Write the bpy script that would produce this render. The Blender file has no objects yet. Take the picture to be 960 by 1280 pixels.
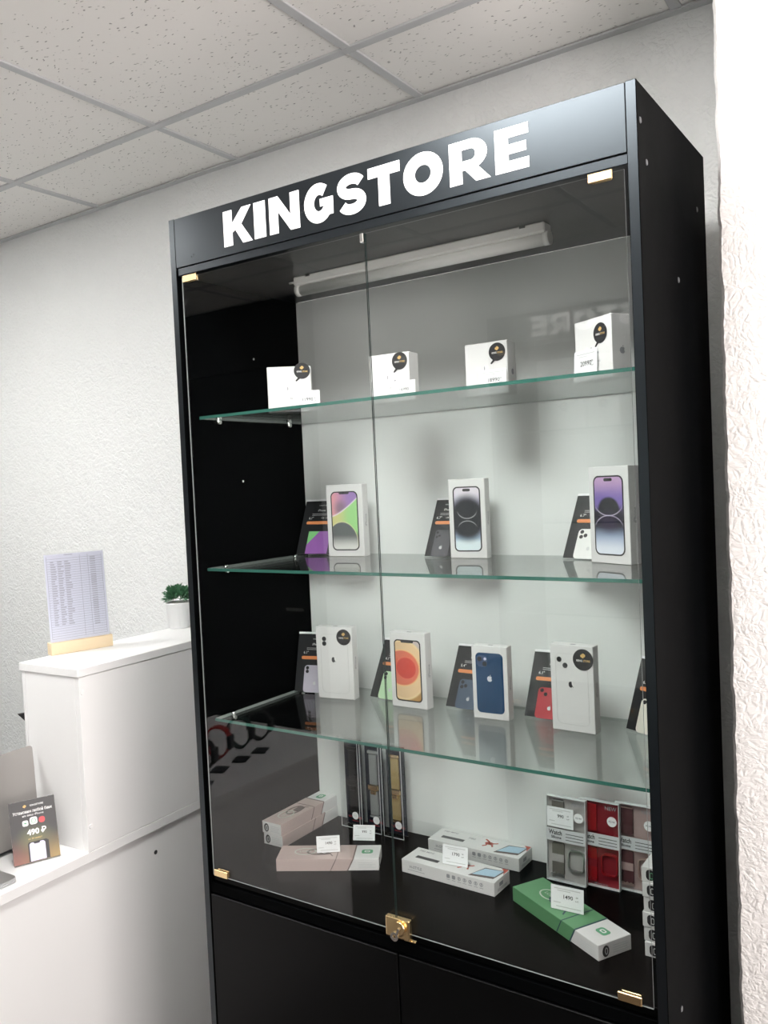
import bpy, bmesh, math, random
from mathutils import Vector, Matrix

PI = math.pi
SC = bpy.context.scene
COL = SC.collection

# ------------------------------------------------------------------ camera
cam_d = bpy.data.cameras.new('camera')
cam = bpy.data.objects.new('camera', cam_d)
COL.objects.link(cam)
YAW, PITCH, ROLL = 0.595074, -0.034632, -0.045718
_f = Vector((-math.sin(YAW) * math.cos(PITCH), math.cos(YAW) * math.cos(PITCH), math.sin(PITCH)))
_r = Vector((math.cos(YAW), math.sin(YAW), 0))
_u = _r.cross(_f)
_r2 = _r * math.cos(ROLL) + _u * math.sin(ROLL)
_u2 = -_r * math.sin(ROLL) + _u * math.cos(ROLL)
cam.matrix_world = Matrix(((_r2.x, _u2.x, -_f.x, 1.46653), (_r2.y, _u2.y, -_f.y, -1.35267),
                           (_r2.z, _u2.z, -_f.z, 1.68154), (0, 0, 0, 1)))
cam_d.sensor_fit = 'HORIZONTAL'
cam_d.sensor_width = 36.0
cam_d.lens = 1064.447 * 36.0 / 960.0
cam_d.clip_start = 0.02
SC.camera = cam

# ------------------------------------------------------------------ world, window light, sun, exposure
wd = bpy.data.worlds.new('world')
SC.world = wd
wd.use_nodes = True
wd.node_tree.nodes['Background'].inputs[0].default_value = (0.75, 0.86, 1.0, 1)
wd.node_tree.nodes['Background'].inputs[1].default_value = 1.0

def area(name, loc, rot, sx, sy, power, color):
    d = bpy.data.lights.new(name, 'AREA')
    d.shape = 'RECTANGLE'; d.size = sx; d.size_y = sy
    d.energy = power; d.color = color
    o = bpy.data.objects.new(name, d)
    o.location = loc; o.rotation_euler = rot
    COL.objects.link(o)
    return o
WIN_Y0, WIN_Y1, WIN_Z0, WIN_Z1 = -1.45, 0.05, 0.75, 2.35
area('window_daylight', (2.64, (WIN_Y0 + WIN_Y1) / 2, (WIN_Z0 + WIN_Z1) / 2), (0, PI / 2, 0), WIN_Z1 - WIN_Z0, WIN_Y1 - WIN_Y0, 44.0, (1.0, 0.90, 0.85))
sun_d = bpy.data.lights.new('sun', 'SUN')
sun_d.energy = 5.0; sun_d.angle = math.radians(0.6); sun_d.color = (1.0, 0.87, 0.78)
sun = bpy.data.objects.new('sun', sun_d)
sun.rotation_euler = Vector((-1.0, 0.12, -1.55)).to_track_quat('-Z', 'Y').to_euler()
COL.objects.link(sun)
LED = 23.0

vs = SC.view_settings
vs.view_transform = 'Standard'
vs.look = 'None'
vs.exposure = 0.55
vs.gamma = 1.0
vs.use_curve_mapping = False
try:
    SC.cycles.max_bounces = 14
    SC.cycles.diffuse_bounces = 5
    SC.cycles.glossy_bounces = 5
    SC.cycles.transparent_max_bounces = 32
    SC.cycles.caustics_reflective = False
    SC.cycles.caustics_refractive = False
    SC.cycles.sample_clamp_indirect = 6.0
except Exception:
    pass

# ------------------------------------------------------------------ helpers
H = 0.8   # height of the glass-door sill above the floor

def tag(o, label=None, cat=None, group=None, kind=None):
    if label: o['label'] = label
    if cat: o['category'] = cat
    if group: o['group'] = group
    if kind: o['kind'] = kind
    return o

def empty(name, loc=(0, 0, 0), yaw=0.0, label=None, cat=None, group=None):
    o = bpy.data.objects.new(name, None)
    o.empty_display_size = 0.05
    o.location = loc
    o.rotation_euler = (0, 0, math.radians(yaw))
    COL.objects.link(o)
    return tag(o, label, cat, group)

def mk(name, bm, mats, parent=None, loc=(0, 0, 0), rot=(0, 0, 0), smooth=False, recalc=True):
    if recalc:
        bmesh.ops.recalc_face_normals(bm, faces=bm.faces[:])
    me = bpy.data.meshes.new(name)
    bm.to_mesh(me); bm.free()
    if not isinstance(mats, (list, tuple)): mats = [mats]
    for m in mats: me.materials.append(m)
    if smooth:
        for p in me.polygons: p.use_smooth = True
    o = bpy.data.objects.new(name, me)
    o.location = loc; o.rotation_euler = rot
    COL.objects.link(o)
    if parent: o.parent = parent
    return o

def inst(name, src, parent=None, loc=(0, 0, 0), rot=(0, 0, 0)):
    o = bpy.data.objects.new(name, src.data)
    o.location = loc; o.rotation_euler = rot
    COL.objects.link(o)
    if parent: o.parent = parent
    return o

def copy_tree(o, parent=None):
    c = o.copy(); COL.objects.link(c); c.parent = parent
    for ch in list(o.children):
        copy_tree(ch, c)
    return c

def B(): return bmesh.new()

def box(bm, x0, x1, y0, y1, z0, z1, bev=0.0, mi=0, seg=1):
    vs_ = [bm.verts.new((x, y, z)) for z in (z0, z1) for y in (y0, y1) for x in (x0, x1)]
    fs = []
    for idx in ((0, 2, 3, 1), (4, 5, 7, 6), (0, 1, 5, 4), (2, 6, 7, 3), (0, 4, 6, 2), (1, 3, 7, 5)):
        f = bm.faces.new([vs_[i] for i in idx]); f.material_index = mi; fs.append(f)
    if bev > 0:
        es = list({e for f in fs for e in f.edges})
        bmesh.ops.bevel(bm, geom=es, offset=bev, segments=seg, affect='EDGES', profile=0.5)
    return bm

def bx(*a, **k): return box(B(), *a, **k)

FRONT = lambda u, v, w: (u, -w, v)          # face looking to -Y
TOP = lambda u, v, w: (u, v, w)             # face looking up
RIGHT = lambda u, v, w: (w, u, v)           # face looking to +X

def prism(bm, pts, f, w0, w1, mi=0):
    a = [bm.verts.new(f(u, v, w0)) for u, v in pts]
    b = [bm.verts.new(f(u, v, w1)) for u, v in pts]
    n = len(pts)
    bm.faces.new(a).material_index = mi
    bm.faces.new(b).material_index = mi
    for i in range(n):
        bm.faces.new((a[i], a[(i + 1) % n], b[(i + 1) % n], b[i])).material_index = mi
    return bm

def ring(bm, outer, inner, f, w0, w1, mi=0):
    n = len(outer)
    L = []
    for pts, w in ((outer, w0), (inner, w0), (outer, w1), (inner, w1)):
        L.append([bm.verts.new(f(u, v, w)) for u, v in pts])
    for i in range(n):
        j = (i + 1) % n
        for q in ((L[0][i], L[0][j], L[1][j], L[1][i]), (L[2][i], L[2][j], L[3][j], L[3][i]),
                  (L[0][i], L[0][j], L[2][j], L[2][i]), (L[1][i], L[1][j], L[3][j], L[3][i])):
            bm.faces.new(q).material_index = mi
    return bm

def rrect(cx, cy, w, h, r, n=5):
    P = []
    for sx, sy, a0 in ((1, 1, 0), (-1, 1, 90), (-1, -1, 180), (1, -1, 270)):
        for k in range(n + 1):
            a = math.radians(a0 + 90 * k / n)
            P.append((cx + sx * (w / 2 - r) + r * math.cos(a), cy + sy * (h / 2 - r) + r * math.sin(a)))
    return P

def circ(cx, cy, r, n=24, ry=None):
    ry = ry or r
    return [(cx + r * math.cos(2 * PI * k / n), cy + ry * math.sin(2 * PI * k / n)) for k in range(n)]

def rect(x0, x1, y0, y1): return [(x0, y0), (x1, y0), (x1, y1), (x0, y1)]

def cyl(bm, c, r0, r1, z0, z1, n=16, axis='Z', mi=0):
    A = []
    for z, r in ((z0, r0), (z1, r1)):
        row = []
        for k in range(n):
            a = 2 * PI * k / n
            p = (r * math.cos(a), r * math.sin(a), z)
            if axis == 'X': p = (p[2], p[0], p[1])
            if axis == 'Y': p = (p[0], p[2], p[1])
            row.append(bm.verts.new((c[0] + p[0], c[1] + p[1], c[2] + p[2])))
        A.append(row)
    for k in range(n):
        f = bm.faces.new((A[0][k], A[0][(k + 1) % n], A[1][(k + 1) % n], A[1][k])); f.material_index = mi; f.smooth = True
    bm.faces.new(A[0]).material_index = mi
    bm.faces.new(A[1]).material_index = mi
    return bm

_tc = {}
def text_geo(body, bold=0.0, space=1.0):
    key = (body, bold, space)
    if key not in _tc:
        cu = bpy.data.curves.new('t', 'FONT')
        cu.body = body; cu.size = 1.0; cu.resolution_u = 2
        cu.offset = bold; cu.space_character = space
        cu.align_x = 'CENTER'; cu.align_y = 'CENTER'
        o = bpy.data.objects.new('t', cu)
        me = o.to_mesh()
        vs_ = [v.co.copy() for v in me.vertices]
        fs = [tuple(p.vertices) for p in me.polygons]
        o.to_mesh_clear()
        bpy.data.objects.remove(o); bpy.data.curves.remove(cu)
        _tc[key] = (vs_, fs)
    return _tc[key]

def text(bm, body, size, u, v, f, w, bold=0.0, mi=0, width=None, ang=0.0, space=1.0):
    vs_, fs = text_geo(body, bold, space)
    if not vs_: return bm
    sx = size
    if width:
        ext = max(p.x for p in vs_) - min(p.x for p in vs_)
        sx = width / ext
    ca, sa = math.cos(ang), math.sin(ang)
    nv = []
    for p in vs_:
        x, y = p.x * sx, p.y * size
        nv.append(bm.verts.new(f(u + x * ca - y * sa, v + x * sa + y * ca, w)))
    for q in fs:
        try: bm.faces.new([nv[i] for i in q]).material_index = mi
        except ValueError: pass
    return bm

def stroke(path, w):
    """outline of a polyline of width w"""
    L, R_ = [], []
    n = len(path)
    for i, p in enumerate(path):
        a = path[max(i - 1, 0)]; b = path[min(i + 1, n - 1)]
        dx, dy = b[0] - a[0], b[1] - a[1]
        l = math.hypot(dx, dy) or 1
        nx, ny = -dy / l * w / 2, dx / l * w / 2
        L.append((p[0] + nx, p[1] + ny)); R_.append((p[0] - nx, p[1] - ny))
    return L, R_

def stroke_prism(bm, path, w, f, w0, w1, mi=0, closed=False):
    n = len(path)
    if closed:
        P = path
        L, R_ = [], []
        for i in range(n):
            a, b = P[i - 1], P[(i + 1) % n]
            dx, dy = b[0] - a[0], b[1] - a[1]; l = math.hypot(dx, dy) or 1
            nx, ny = -dy / l * w / 2, dx / l * w / 2
            L.append((P[i][0] + nx, P[i][1] + ny)); R_.append((P[i][0] - nx, P[i][1] - ny))
        return ring(bm, L, R_, f, w0, w1, mi)
    L, R_ = stroke(path, w)
    for i in range(n - 1):
        prism(bm, [L[i], L[i + 1], R_[i + 1], R_[i]], f, w0, w1, mi)
    return bm

# ------------------------------------------------------------------ materials
_mats = {}
def mat(name, color=(0.8, 0.8, 0.8), rough=0.5, metal=0.0, spec=0.5, emit=None, estr=0.0, alpha=1.0):
    if name in _mats: return _mats[name]
    m = bpy.data.materials.new(name); m.use_nodes = True
    b = m.node_tree.nodes['Principled BSDF']
    b.inputs['Base Color'].default_value = (*color, 1)
    b.inputs['Roughness'].default_value = rough
    b.inputs['Metallic'].default_value = metal
    b.inputs['Specular IOR Level'].default_value = spec
    if emit:
        b.inputs['Emission Color'].default_value = (*emit, 1)
        b.inputs['Emission Strength'].default_value = estr
    _mats[name] = m
    return m

class NT:
    def __init__(s, m):
        s.t = m.node_tree; s.n = s.t.nodes; s.l = s.t.links
        s.b = s.n.get('Principled BSDF')
    def node(s, kind, **kw):
        n = s.n.new(kind)
        for k, v in kw.items(): setattr(n, k, v)
        return n
    def put(s, sock, v):
        if hasattr(v, 'links') or isinstance(v, bpy.types.NodeSocket): s.l.new(v, sock)
        elif isinstance(v, (tuple, list)) and len(v) == 3 and sock.type == 'RGBA': sock.default_value = (*v, 1)
        else: sock.default_value = v
    def math(s, op, a, b=0.0, c=None):
        n = s.node('ShaderNodeMath', operation=op)
        s.put(n.inputs[0], a); s.put(n.inputs[1], b)
        if c is not None: s.put(n.inputs[2], c)
        return n.outputs[0]
    def add(s, a, b): return s.math('ADD', a, b)
    def sub(s, a, b): return s.math('SUBTRACT', a, b)
    def mul(s, a, b): return s.math('MULTIPLY', a, b)
    def smooth(s, e0, e1, v):
        n = s.node('ShaderNodeMapRange', interpolation_type='SMOOTHSTEP')
        s.put(n.inputs['Value'], v); n.inputs['From Min'].default_value = e0; n.inputs['From Max'].default_value = e1
        return n.outputs['Result']
    def mix(s, fac, a, b):
        n = s.node('ShaderNodeMix', data_type='RGBA')
        s.put(n.inputs[0], fac); s.put(n.inputs[6], a); s.put(n.inputs[7], b)
        return n.outputs[2]
    def xyz(s, which='Object'):
        t = s.node('ShaderNodeTexCoord'); x = s.node('ShaderNodeSeparateXYZ')
        s.l.new(t.outputs[which], x.inputs[0])
        return t.outputs[which], x.outputs[0], x.outputs[1], x.outputs[2]
    def noise(s, vec, scale, detail=4, rough=0.55, out='Fac'):
        n = s.node('ShaderNodeTexNoise'); s.l.new(vec, n.inputs['Vector'])
        n.inputs['Scale'].default_value = scale; n.inputs['Detail'].default_value = detail; n.inputs['Roughness'].default_value = rough
        return n.outputs[out]
    def dist(s, x, y, cx, cy, ax=1.0, ay=1.0):
        a = s.mul(s.sub(x, cx), 1 / ax); b = s.mul(s.sub(y, cy), 1 / ay)
        return s.math('SQRT', s.add(s.mul(a, a), s.mul(b, b)))
    def bump(s, h, strength, dist_):
        n = s.node('ShaderNodeBump'); n.inputs['Strength'].default_value = strength; n.inputs['Distance'].default_value = dist_
        s.l.new(h, n.inputs['Height']); s.l.new(n.outputs[0], s.b.inputs['Normal'])

def stucco(name, color, strength, scale=1.0, rough=0.7, dist_=0.004):
    m = mat(name, color, rough); t = NT(m)
    v, x, y, z = t.xyz('Object')
    warp = t.node('ShaderNodeVectorMath', operation='MULTIPLY_ADD')
    nz = t.noise(v, 9 * scale, 2, out='Color')
    t.l.new(nz, warp.inputs[0]); warp.inputs[1].default_value = (0.05, 0.05, 0.05); t.l.new(v, warp.inputs[2])
    n1 = t.noise(warp.outputs[0], 55 * scale, 5, 0.6)
    n2 = t.noise(v, 14 * scale, 3, 0.5)
    vo = t.node('ShaderNodeTexVoronoi', feature='DISTANCE_TO_EDGE'); t.l.new(warp.outputs[0], vo.inputs['Vector']); vo.inputs['Scale'].default_value = 38 * scale
    ridge = t.smooth(0.0, 0.25, vo.outputs[0])
    hgt = t.add(t.mul(t.smooth(0.38, 0.62, n1), t.smooth(0.3, 0.6, n2)), t.mul(ridge, 0.45))
    t.bump(hgt, strength, dist_)
    return m

WALL = stucco('wall_stucco', (0.79, 0.805, 0.80), 0.5, 1.5)
PIER = stucco('pier_stucco', (0.82, 0.81, 0.80), 0.40, 1.7)

# ceiling tile: white with fine dark fissures
TILE = mat('ceiling_tile_white', (0.86, 0.845, 0.82), 0.9, spec=0.2)
t = NT(TILE); v, x, y, z = t.xyz('Object')
mp = t.node('ShaderNodeMapping'); t.l.new(v, mp.inputs[0]); mp.inputs['Scale'].default_value = (1, 1, 0)
nr = t.node('ShaderNodeVectorMath', operation='MULTIPLY_ADD')
t.l.new(t.noise(mp.outputs[0], 11, 1, out='Color'), nr.inputs[0]); nr.inputs[1].default_value = (0.06, 0.06, 0); t.l.new(mp.outputs[0], nr.inputs[2])
masks = []
for k, (rz, sx, sy, off) in enumerate(((20, 46, 125, 0.0), (-55, 40, 110, 3.7), (75, 60, 120, 8.1))):
    m2 = t.node('ShaderNodeMapping'); t.l.new(nr.outputs[0], m2.inputs[0])
    m2.inputs['Rotation'].default_value = (0, 0, math.radians(rz)); m2.inputs['Scale'].default_value = (sx, sy, 0.0001); m2.inputs['Location'].default_value = (off, off, 0)
    vo = t.node('ShaderNodeTexVoronoi', feature='F1'); t.l.new(m2.outputs[0], vo.inputs['Vector']); vo.inputs['Scale'].default_value = 1.0
    spot = t.sub(1.0, t.smooth(0.10, 0.22, vo.outputs['Distance']))
    cs = t.node('ShaderNodeSeparateColor'); t.l.new(vo.outputs['Color'], cs.inputs[0])
    masks.append(t.mul(spot, t.smooth(0.70, 0.74, cs.outputs[0])))
mk_ = t.math('MAXIMUM', t.math('MAXIMUM', masks[0], masks[1]), masks[2])
t.l.new(t.mix(t.mul(mk_, 0.85), (0.86, 0.845, 0.82), (0.26, 0.25, 0.24)), t.b.inputs['Base Color'])
t.bump(t.sub(1.0, mk_), 0.5, 0.002)
GRID = mat('ceiling_grid_grey', (0.53, 0.54, 0.55), 0.6, spec=0.2)

# floor: warm tan laminate
FLOORM = mat('floor_laminate', (0.50, 0.36, 0.29), 0.4)
t = NT(FLOORM); v, x, y, z = t.xyz('Object')
mp = t.node('ShaderNodeMapping'); t.l.new(v, mp.inputs[0]); mp.inputs['Scale'].default_value = (2, 22, 1)
t.l.new(t.mix(t.noise(mp.outputs[0], 3, 5), (0.050, 0.040, 0.036), (0.085, 0.068, 0.060)), t.b.inputs['Base Color'])

# black laminate with faint grain
BLACK = mat('black_laminate', (0.0012, 0.0014, 0.0016), 0.55, spec=0.012)
t = NT(BLACK); v, x, y, z = t.xyz('Object')
nn = t.noise(v, 5, 6, 0.7)
t.l.new(t.add(t.mul(nn, 0.16), 0.42), t.b.inputs['Roughness'])
BLACKL = mat('black_laminate_door', (0.0012, 0.0014, 0.0016), 0.36, spec=0.13)
BLACKB = mat('black_laminate_shelf', (0.0012, 0.0015, 0.0015), 0.26, spec=0.05)
BLACKH = mat('black_satin_header', (0.0025, 0.0032, 0.004), 0.30, spec=0.60)
BLACKH.node_tree.nodes['Principled BSDF'].inputs['Specular Tint'].default_value = (0.78, 0.90, 1.0, 1)
t = NT(BLACKH); v, x, y, z = t.xyz('Object')
t.l.new(t.add(t.mul(t.noise(v, 6, 6, 0.7), 0.16), 0.22), t.b.inputs['Roughness'])
BACKW = mat('white_back_panel', (0.82, 0.845, 0.835), 0.35)
VINYL = mat('white_vinyl', (0.92, 0.92, 0.92), 0.4)
WHITE = mat('white_laminate', (0.83, 0.83, 0.83), 0.35)
CARD = mat('white_card', (0.71, 0.715, 0.71), 0.45)
TAGW = mat('tag_white', (0.86, 0.885, 0.90), 0.5)
PAPER = mat('white_paper', (0.88, 0.885, 0.90), 0.6)
GOLD = mat('gold_metal', (0.88, 0.66, 0.36), 0.25, 1.0)
CHROME = mat('chrome_metal', (0.8, 0.8, 0.78), 0.18, 1.0)
PLASTICW = mat('white_plastic', (0.80, 0.80, 0.78), 0.4)
PLASTICB = mat('black_plastic', (0.012, 0.012, 0.013), 0.4)
INK = mat('black_ink', (0.015, 0.015, 0.017), 0.45)
GREYINK = mat('grey_ink', (0.30, 0.31, 0.33), 0.5)
PALEINK = mat('pale_grey_ink', (0.58, 0.60, 0.60), 0.5)
SIDEGREY = mat('carton_side_grey', (0.86, 0.86, 0.85), 0.45)
ORANGE = mat('orange_ink', (0.75, 0.27, 0.10), 0.45)
GOLDINK = mat('gold_ink', (0.72, 0.48, 0.17), 0.45)
REDINK = mat('red_ink', (0.55, 0.03, 0.04), 0.45)
GREENINK = mat('green_ink', (0.12, 0.36, 0.20), 0.45)
WHITEINK = mat('white_ink', (0.85, 0.85, 0.85), 0.45)
NAVY = mat('navy_card', (0.006, 0.009, 0.020), 0.6, spec=0.1)
BLUEINK = mat('phone_blue', (0.012, 0.055, 0.13), 0.25)
SCRED = mat('phone_red_print', (0.40, 0.035, 0.045), 0.4)
SILVER = mat('brushed_silver', (0.55, 0.55, 0.55), 0.32, 0.9)
LAPGREY = mat('laptop_grey', (0.40, 0.385, 0.37), 0.38, 0.55)
WOOD = mat('pale_wood', (0.78, 0.55, 0.28), 0.5)
t = NT(WOOD); v, x, y, z = t.xyz('Object')
mp = t.node('ShaderNodeMapping'); t.l.new(v, mp.inputs[0]); mp.inputs['Scale'].default_value = (6, 60, 60)
t.l.new(t.mix(t.noise(mp.outputs[0], 2, 4), (0.76, 0.60, 0.38), (0.80, 0.66, 0.46)), t.b.inputs['Base Color'])
LEAF = mat('plant_green', (0.06, 0.19, 0.09), 0.5)
SOIL = mat('soil', (0.05, 0.035, 0.025), 0.9)
LEDM = mat('led_diffuser', (0.9, 0.9, 0.9), 0.5, emit=(1.0, 0.985, 0.96), estr=LED)

def clear_glass(name, tint=(1, 1, 1), f0=0.04, gloss=0.0):
    m = bpy.data.materials.new(name); m.use_nodes = True
    n = m.node_tree.nodes; l = m.node_tree.links; n.clear()
    out = n.new('ShaderNodeOutputMaterial'); mx = n.new('ShaderNodeMixShader')
    tr = n.new('ShaderNodeBsdfTransparent'); tr.inputs[0].default_value = (*tint, 1)
    gl = n.new('ShaderNodeBsdfGlossy'); gl.inputs['Roughness'].default_value = gloss
    lw = n.new('ShaderNodeLayerWeight'); lw.inputs[0].default_value = 0.5
    p = n.new('ShaderNodeMath'); p.operation = 'POWER'; l.new(lw.outputs['Facing'], p.inputs[0]); p.inputs[1].default_value = 5.0
    a = n.new('ShaderNodeMath'); a.operation = 'MULTIPLY_ADD'; l.new(p.outputs[0], a.inputs[0]); a.inputs[1].default_value = 1 - f0; a.inputs[2].default_value = f0
    l.new(a.outputs[0], mx.inputs[0]); l.new(tr.outputs[0], mx.inputs[1]); l.new(gl.outputs[0], mx.inputs[2])
    l.new(mx.outputs[0], out.inputs[0])
    return m
DOORG = clear_glass('door_glass', (0.985, 0.992, 0.989), 0.037)
SHELFG = clear_glass('shelf_glass', (0.955, 0.978, 0.969))
ACRYL = clear_glass('clear_acrylic', (0.985, 0.99, 0.99), 0.02)
EDGEG = mat('green_glass_edge', (0.035, 0.125, 0.10), 0.15)
EDGEP = mat('light_glass_edge', (0.50, 0.55, 0.53), 0.3)
EDGED = mat('dark_glass_edge', (0.02, 0.035, 0.033), 0.3)
EDGEL = mat('pale_glass_edge', (0.28, 0.30, 0.30), 0.3)

# ---- printed wallpapers (flat print on cartons), u and v run from -1 to 1
def wallpaper(name, hw, hh):
    m = mat(name, (0.8, 0.8, 0.8), 0.35); t = NT(m)
    v, x, y, z = t.xyz('Object')
    return m, t, t.mul(x, 1 / hw), t.mul(z, 1 / hh)
HW, HH = 0.034, 0.072
WP14, t, u, v = wallpaper('print_pink_green_swirl', HW, HH)
c = t.mix(t.smooth(-1.0, 0.6, t.add(u, t.mul(v, 0.15))), (0.75, 0.33, 0.36), (0.33, 0.20, 0.50))
c = t.mix(t.mul(t.sub(1.0, t.smooth(0.1, 0.75, t.dist(u, v, -0.3, 0.45, 1.0, 0.55))), 0.75), c, (0.19, 0.15, 0.20))
dl = t.sub(v, t.add(0.17, t.mul(t.math('POWER', t.add(t.mul(u, 0.5), 0.5), 1.4), 0.62)))     # above the diagonal
c2 = t.mix(t.smooth(-0.7, 0.5, u), (0.62, 0.60, 0.24), (0.33, 0.66, 0.25))
c = t.mix(t.smooth(0.02, -0.02, dl), c, c2)
c = t.mix(t.mul(t.smooth(0.05, 0.0, t.math('ABSOLUTE', dl)), 0.75), c, (0.85, 0.75, 0.85))
dc = t.dist(u, v, -0.25, -0.78, 1.20, 0.74)
c3 = t.mix(t.smooth(-0.45, -0.95, v), (0.10, 0.115, 0.115), (0.72, 0.73, 0.70))
c = t.mix(t.smooth(1.0, 1.02, dc), c3, t.mix(t.smooth(-0.30, -0.62, v), c, (0.03, 0.06, 0.045)))
c = t.mix(t.mul(t.smooth(0.05, 0.0, t.math('ABSOLUTE', t.sub(dc, 1.01))), 0.6), c, (0.80, 0.75, 0.45))
t.l.new(c, t.b.inputs['Base Color'])

WPB, t, u, v = wallpaper('print_black_orb', HW, HH)
c = t.mix(t.smooth(0.9, 0.3, v), (0.72, 0.68, 0.74), (0.45, 0.45, 0.66))
c = t.mix(t.smooth(-0.2, -0.7, v), c, (0.34, 0.50, 0.66)); c = t.mix(t.smooth(-0.55, -0.75, v), c, (0.70, 0.82, 0.85))
c = t.mix(t.smooth(1.0, 0.60, t.dist(u, v, 0, 0.03, 1.75, 0.86)), c, (0.008, 0.011, 0.016))
for cy, s in ((0.29, -1), (-0.33, 1)):
    d = t.math('ABSOLUTE', t.sub(t.dist(u, v, 0, cy, 0.75, 0.27), 1.0))
    near = t.smooth(0.30, 0.02, t.math('ABSOLUTE', t.sub(v, 0.0)))
    c = t.mix(t.mul(t.mul(t.smooth(0.10, 0.0, d), near), 0.75), c, (0.55, 0.58, 0.60))
t.l.new(c, t.b.inputs['Base Color'])

WPP, t, u, v = wallpaper('print_purple_orb', HW, HH)
c = t.mix(t.smooth(0.95, 0.40, v), (0.52, 0.34, 0.56), (0.19, 0.13, 0.42))
c = t.mix(t.smooth(0.32, 0.06, v), c, (0.014, 0.012, 0.022))
c = t.mix(t.smooth(-0.22, -0.62, v), c, (0.30, 0.38, 0.54)); c = t.mix(t.smooth(-0.45, -0.9, v), c, (0.72, 0.78, 0.86))
c = t.mix(t.smooth(1.0, 0.75, t.dist(u, v, 0, 0.18, 0.82, 0.33)), c, (0.018, 0.020, 0.025))
c = t.mix(t.mul(t.smooth(1.0, 0.2, t.dist(u, v, 0, -0.15, 1.0, 0.42)), 0.8), c, (0.03, 0.018, 0.05))
for cy in (0.36, -0.36):
    d = t.math('ABSOLUTE', t.sub(t.dist(u, v, 0, cy, 1.0, 0.36), 1.0))
    near = t.smooth(0.36, 0.05, t.math('ABSOLUTE', v))
    c = t.mix(t.mul(t.mul(t.smooth(0.06, 0.0, d), near), 0.8), c, (0.50, 0.46, 0.60))
t.l.new(c, t.b.inputs['Base Color'])

WP12, t, u, v = wallpaper('print_orange_discs', HW, HH)
c = t.mix(t.smooth(1.0, 0.0, v), (0.62, 0.54, 0.52), (0.55, 0.37, 0.20))
c = t.mix(t.smooth(-0.3, -0.95, v), c, (0.52, 0.28, 0.08))
for cx, cy, ax, ay, col, edge in ((-0.35, 0.02, 1.75, 0.98, (0.72, 0.52, 0.30), (0.85, 0.68, 0.38)), (-0.45, 0.08, 1.36, 0.60, (0.66, 0.17, 0.10), (0.88, 0.58, 0.26)), (-0.15, 0.08, 0.80, 0.36, (0.58, 0.065, 0.045), (0.78, 0.18, 0.11))):
    d = t.dist(u, v, cx, cy, ax, ay)
    col2 = t.mix(t.smooth(-1.0, 0.9, u), col, tuple(min(1, q * 1.15) for q in col))
    c = t.mix(t.smooth(1.02, 0.98, d), c, col2)
    c = t.mix(t.mul(t.smooth(0.07, 0.0, t.math('ABSOLUTE', t.sub(d, 0.99))), 0.8), c, edge)
t.l.new(c, t.b.inputs['Base Color'])

WPG, t, u, v = wallpaper('print_green_purple', 0.02, 0.025)
c = t.mix(t.smooth(0.05, -0.05, t.sub(v, t.mul(u, 0.8))), (0.20, 0.52, 0.20), (0.30, 0.12, 0.40))
t.l.new(c, t.b.inputs['Base Color'])

# ================================================================== SETTING
CEIL = 2.6870
WY = 0.62
X0, X1, Y0 = -3.2, 2.62, -2.15
st = dict(kind='structure')
tag(mk('floor', bx(X0, X1 + 0.3, Y0, WY, -0.05, 0.0), FLOORM), kind='structure')
tag(mk('wall_back', bx(X0, X1 + 0.3, WY, WY + 0.1, 0, CEIL + 0.1), WALL), kind='structure')
tag(mk('wall_left', bx(X0 - 0.1, X0, Y0, WY, 0, CEIL + 0.1), WALL), kind='structure')
tag(mk('wall_front', bx(X0, X1 + 0.3, Y0 - 0.1, Y0, 0, CEIL + 0.1), WALL), kind='structure')
bm = B()
box(bm, X1, X1 + 0.22, Y0, WIN_Y0, 0, CEIL + 0.1); box(bm, X1, X1 + 0.22, WIN_Y1, WY, 0, CEIL + 0.1)
box(bm, X1, X1 + 0.22, WIN_Y0, WIN_Y1, 0, WIN_Z0); box(bm, X1, X1 + 0.22, WIN_Y0, WIN_Y1, WIN_Z1, CEIL + 0.1)
tag(mk('wall_right', bm, WALL), kind='structure')
w1 = empty('window_1', (X1 + 0.16, (WIN_Y0 + WIN_Y1) / 2, WIN_Z0)); tag(w1, kind='structure')
hw_, hh_ = (WIN_Y1 - WIN_Y0) / 2, WIN_Z1 - WIN_Z0
bm = B()
box(bm, -0.025, 0.025, -hw_, hw_, 0, 0.06); box(bm, -0.025, 0.025, -hw_, hw_, hh_ - 0.06, hh_)
for yy in (-hw_, -0.03, hw_ - 0.06): box(bm, -0.025, 0.025, yy, yy + 0.06, 0.06, hh_ - 0.06)
mk('window_frame', bm, PLASTICW, w1)
for s in (-1, 1):
    mk('window_pane', bx(-0.003, 0.003, min(s * 0.03, s * (hw_ - 0.06)), max(s * 0.03, s * (hw_ - 0.06)), 0.06, hh_ - 0.06), DOORG, w1)

d1 = empty('added_dark_door', (-1.9, Y0, 0)); tag(d1, kind='structure')  # unseen dark door, added so the left glass door mirrors something dark
DARKD = mat('added_door_dark', (0.012, 0.014, 0.014), 0.5, spec=0.2)
mk('added_door_leaf', bx(-.52, .52, 0.0, .04, 0.005, 2.32, bev=.003), DARKD, d1)
mk('added_door_frame', ring(B(), rect(-.60, .60, 0, 2.40), rect(-.525, .525, .002, 2.325), lambda u, v, q: (u, q, v), 0, .06), DARKD, d1)
mk('added_dark_transom', bx(-.60, .60, 0, .05, 2.402, CEIL - .01), DARKD, d1)  # added panel, carries the dark reflection up to the ceiling
mk('added_door_handle', bx(.38, .50, .06, .075, 1.02, 1.04, bev=.004), CHROME, d1)

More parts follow.
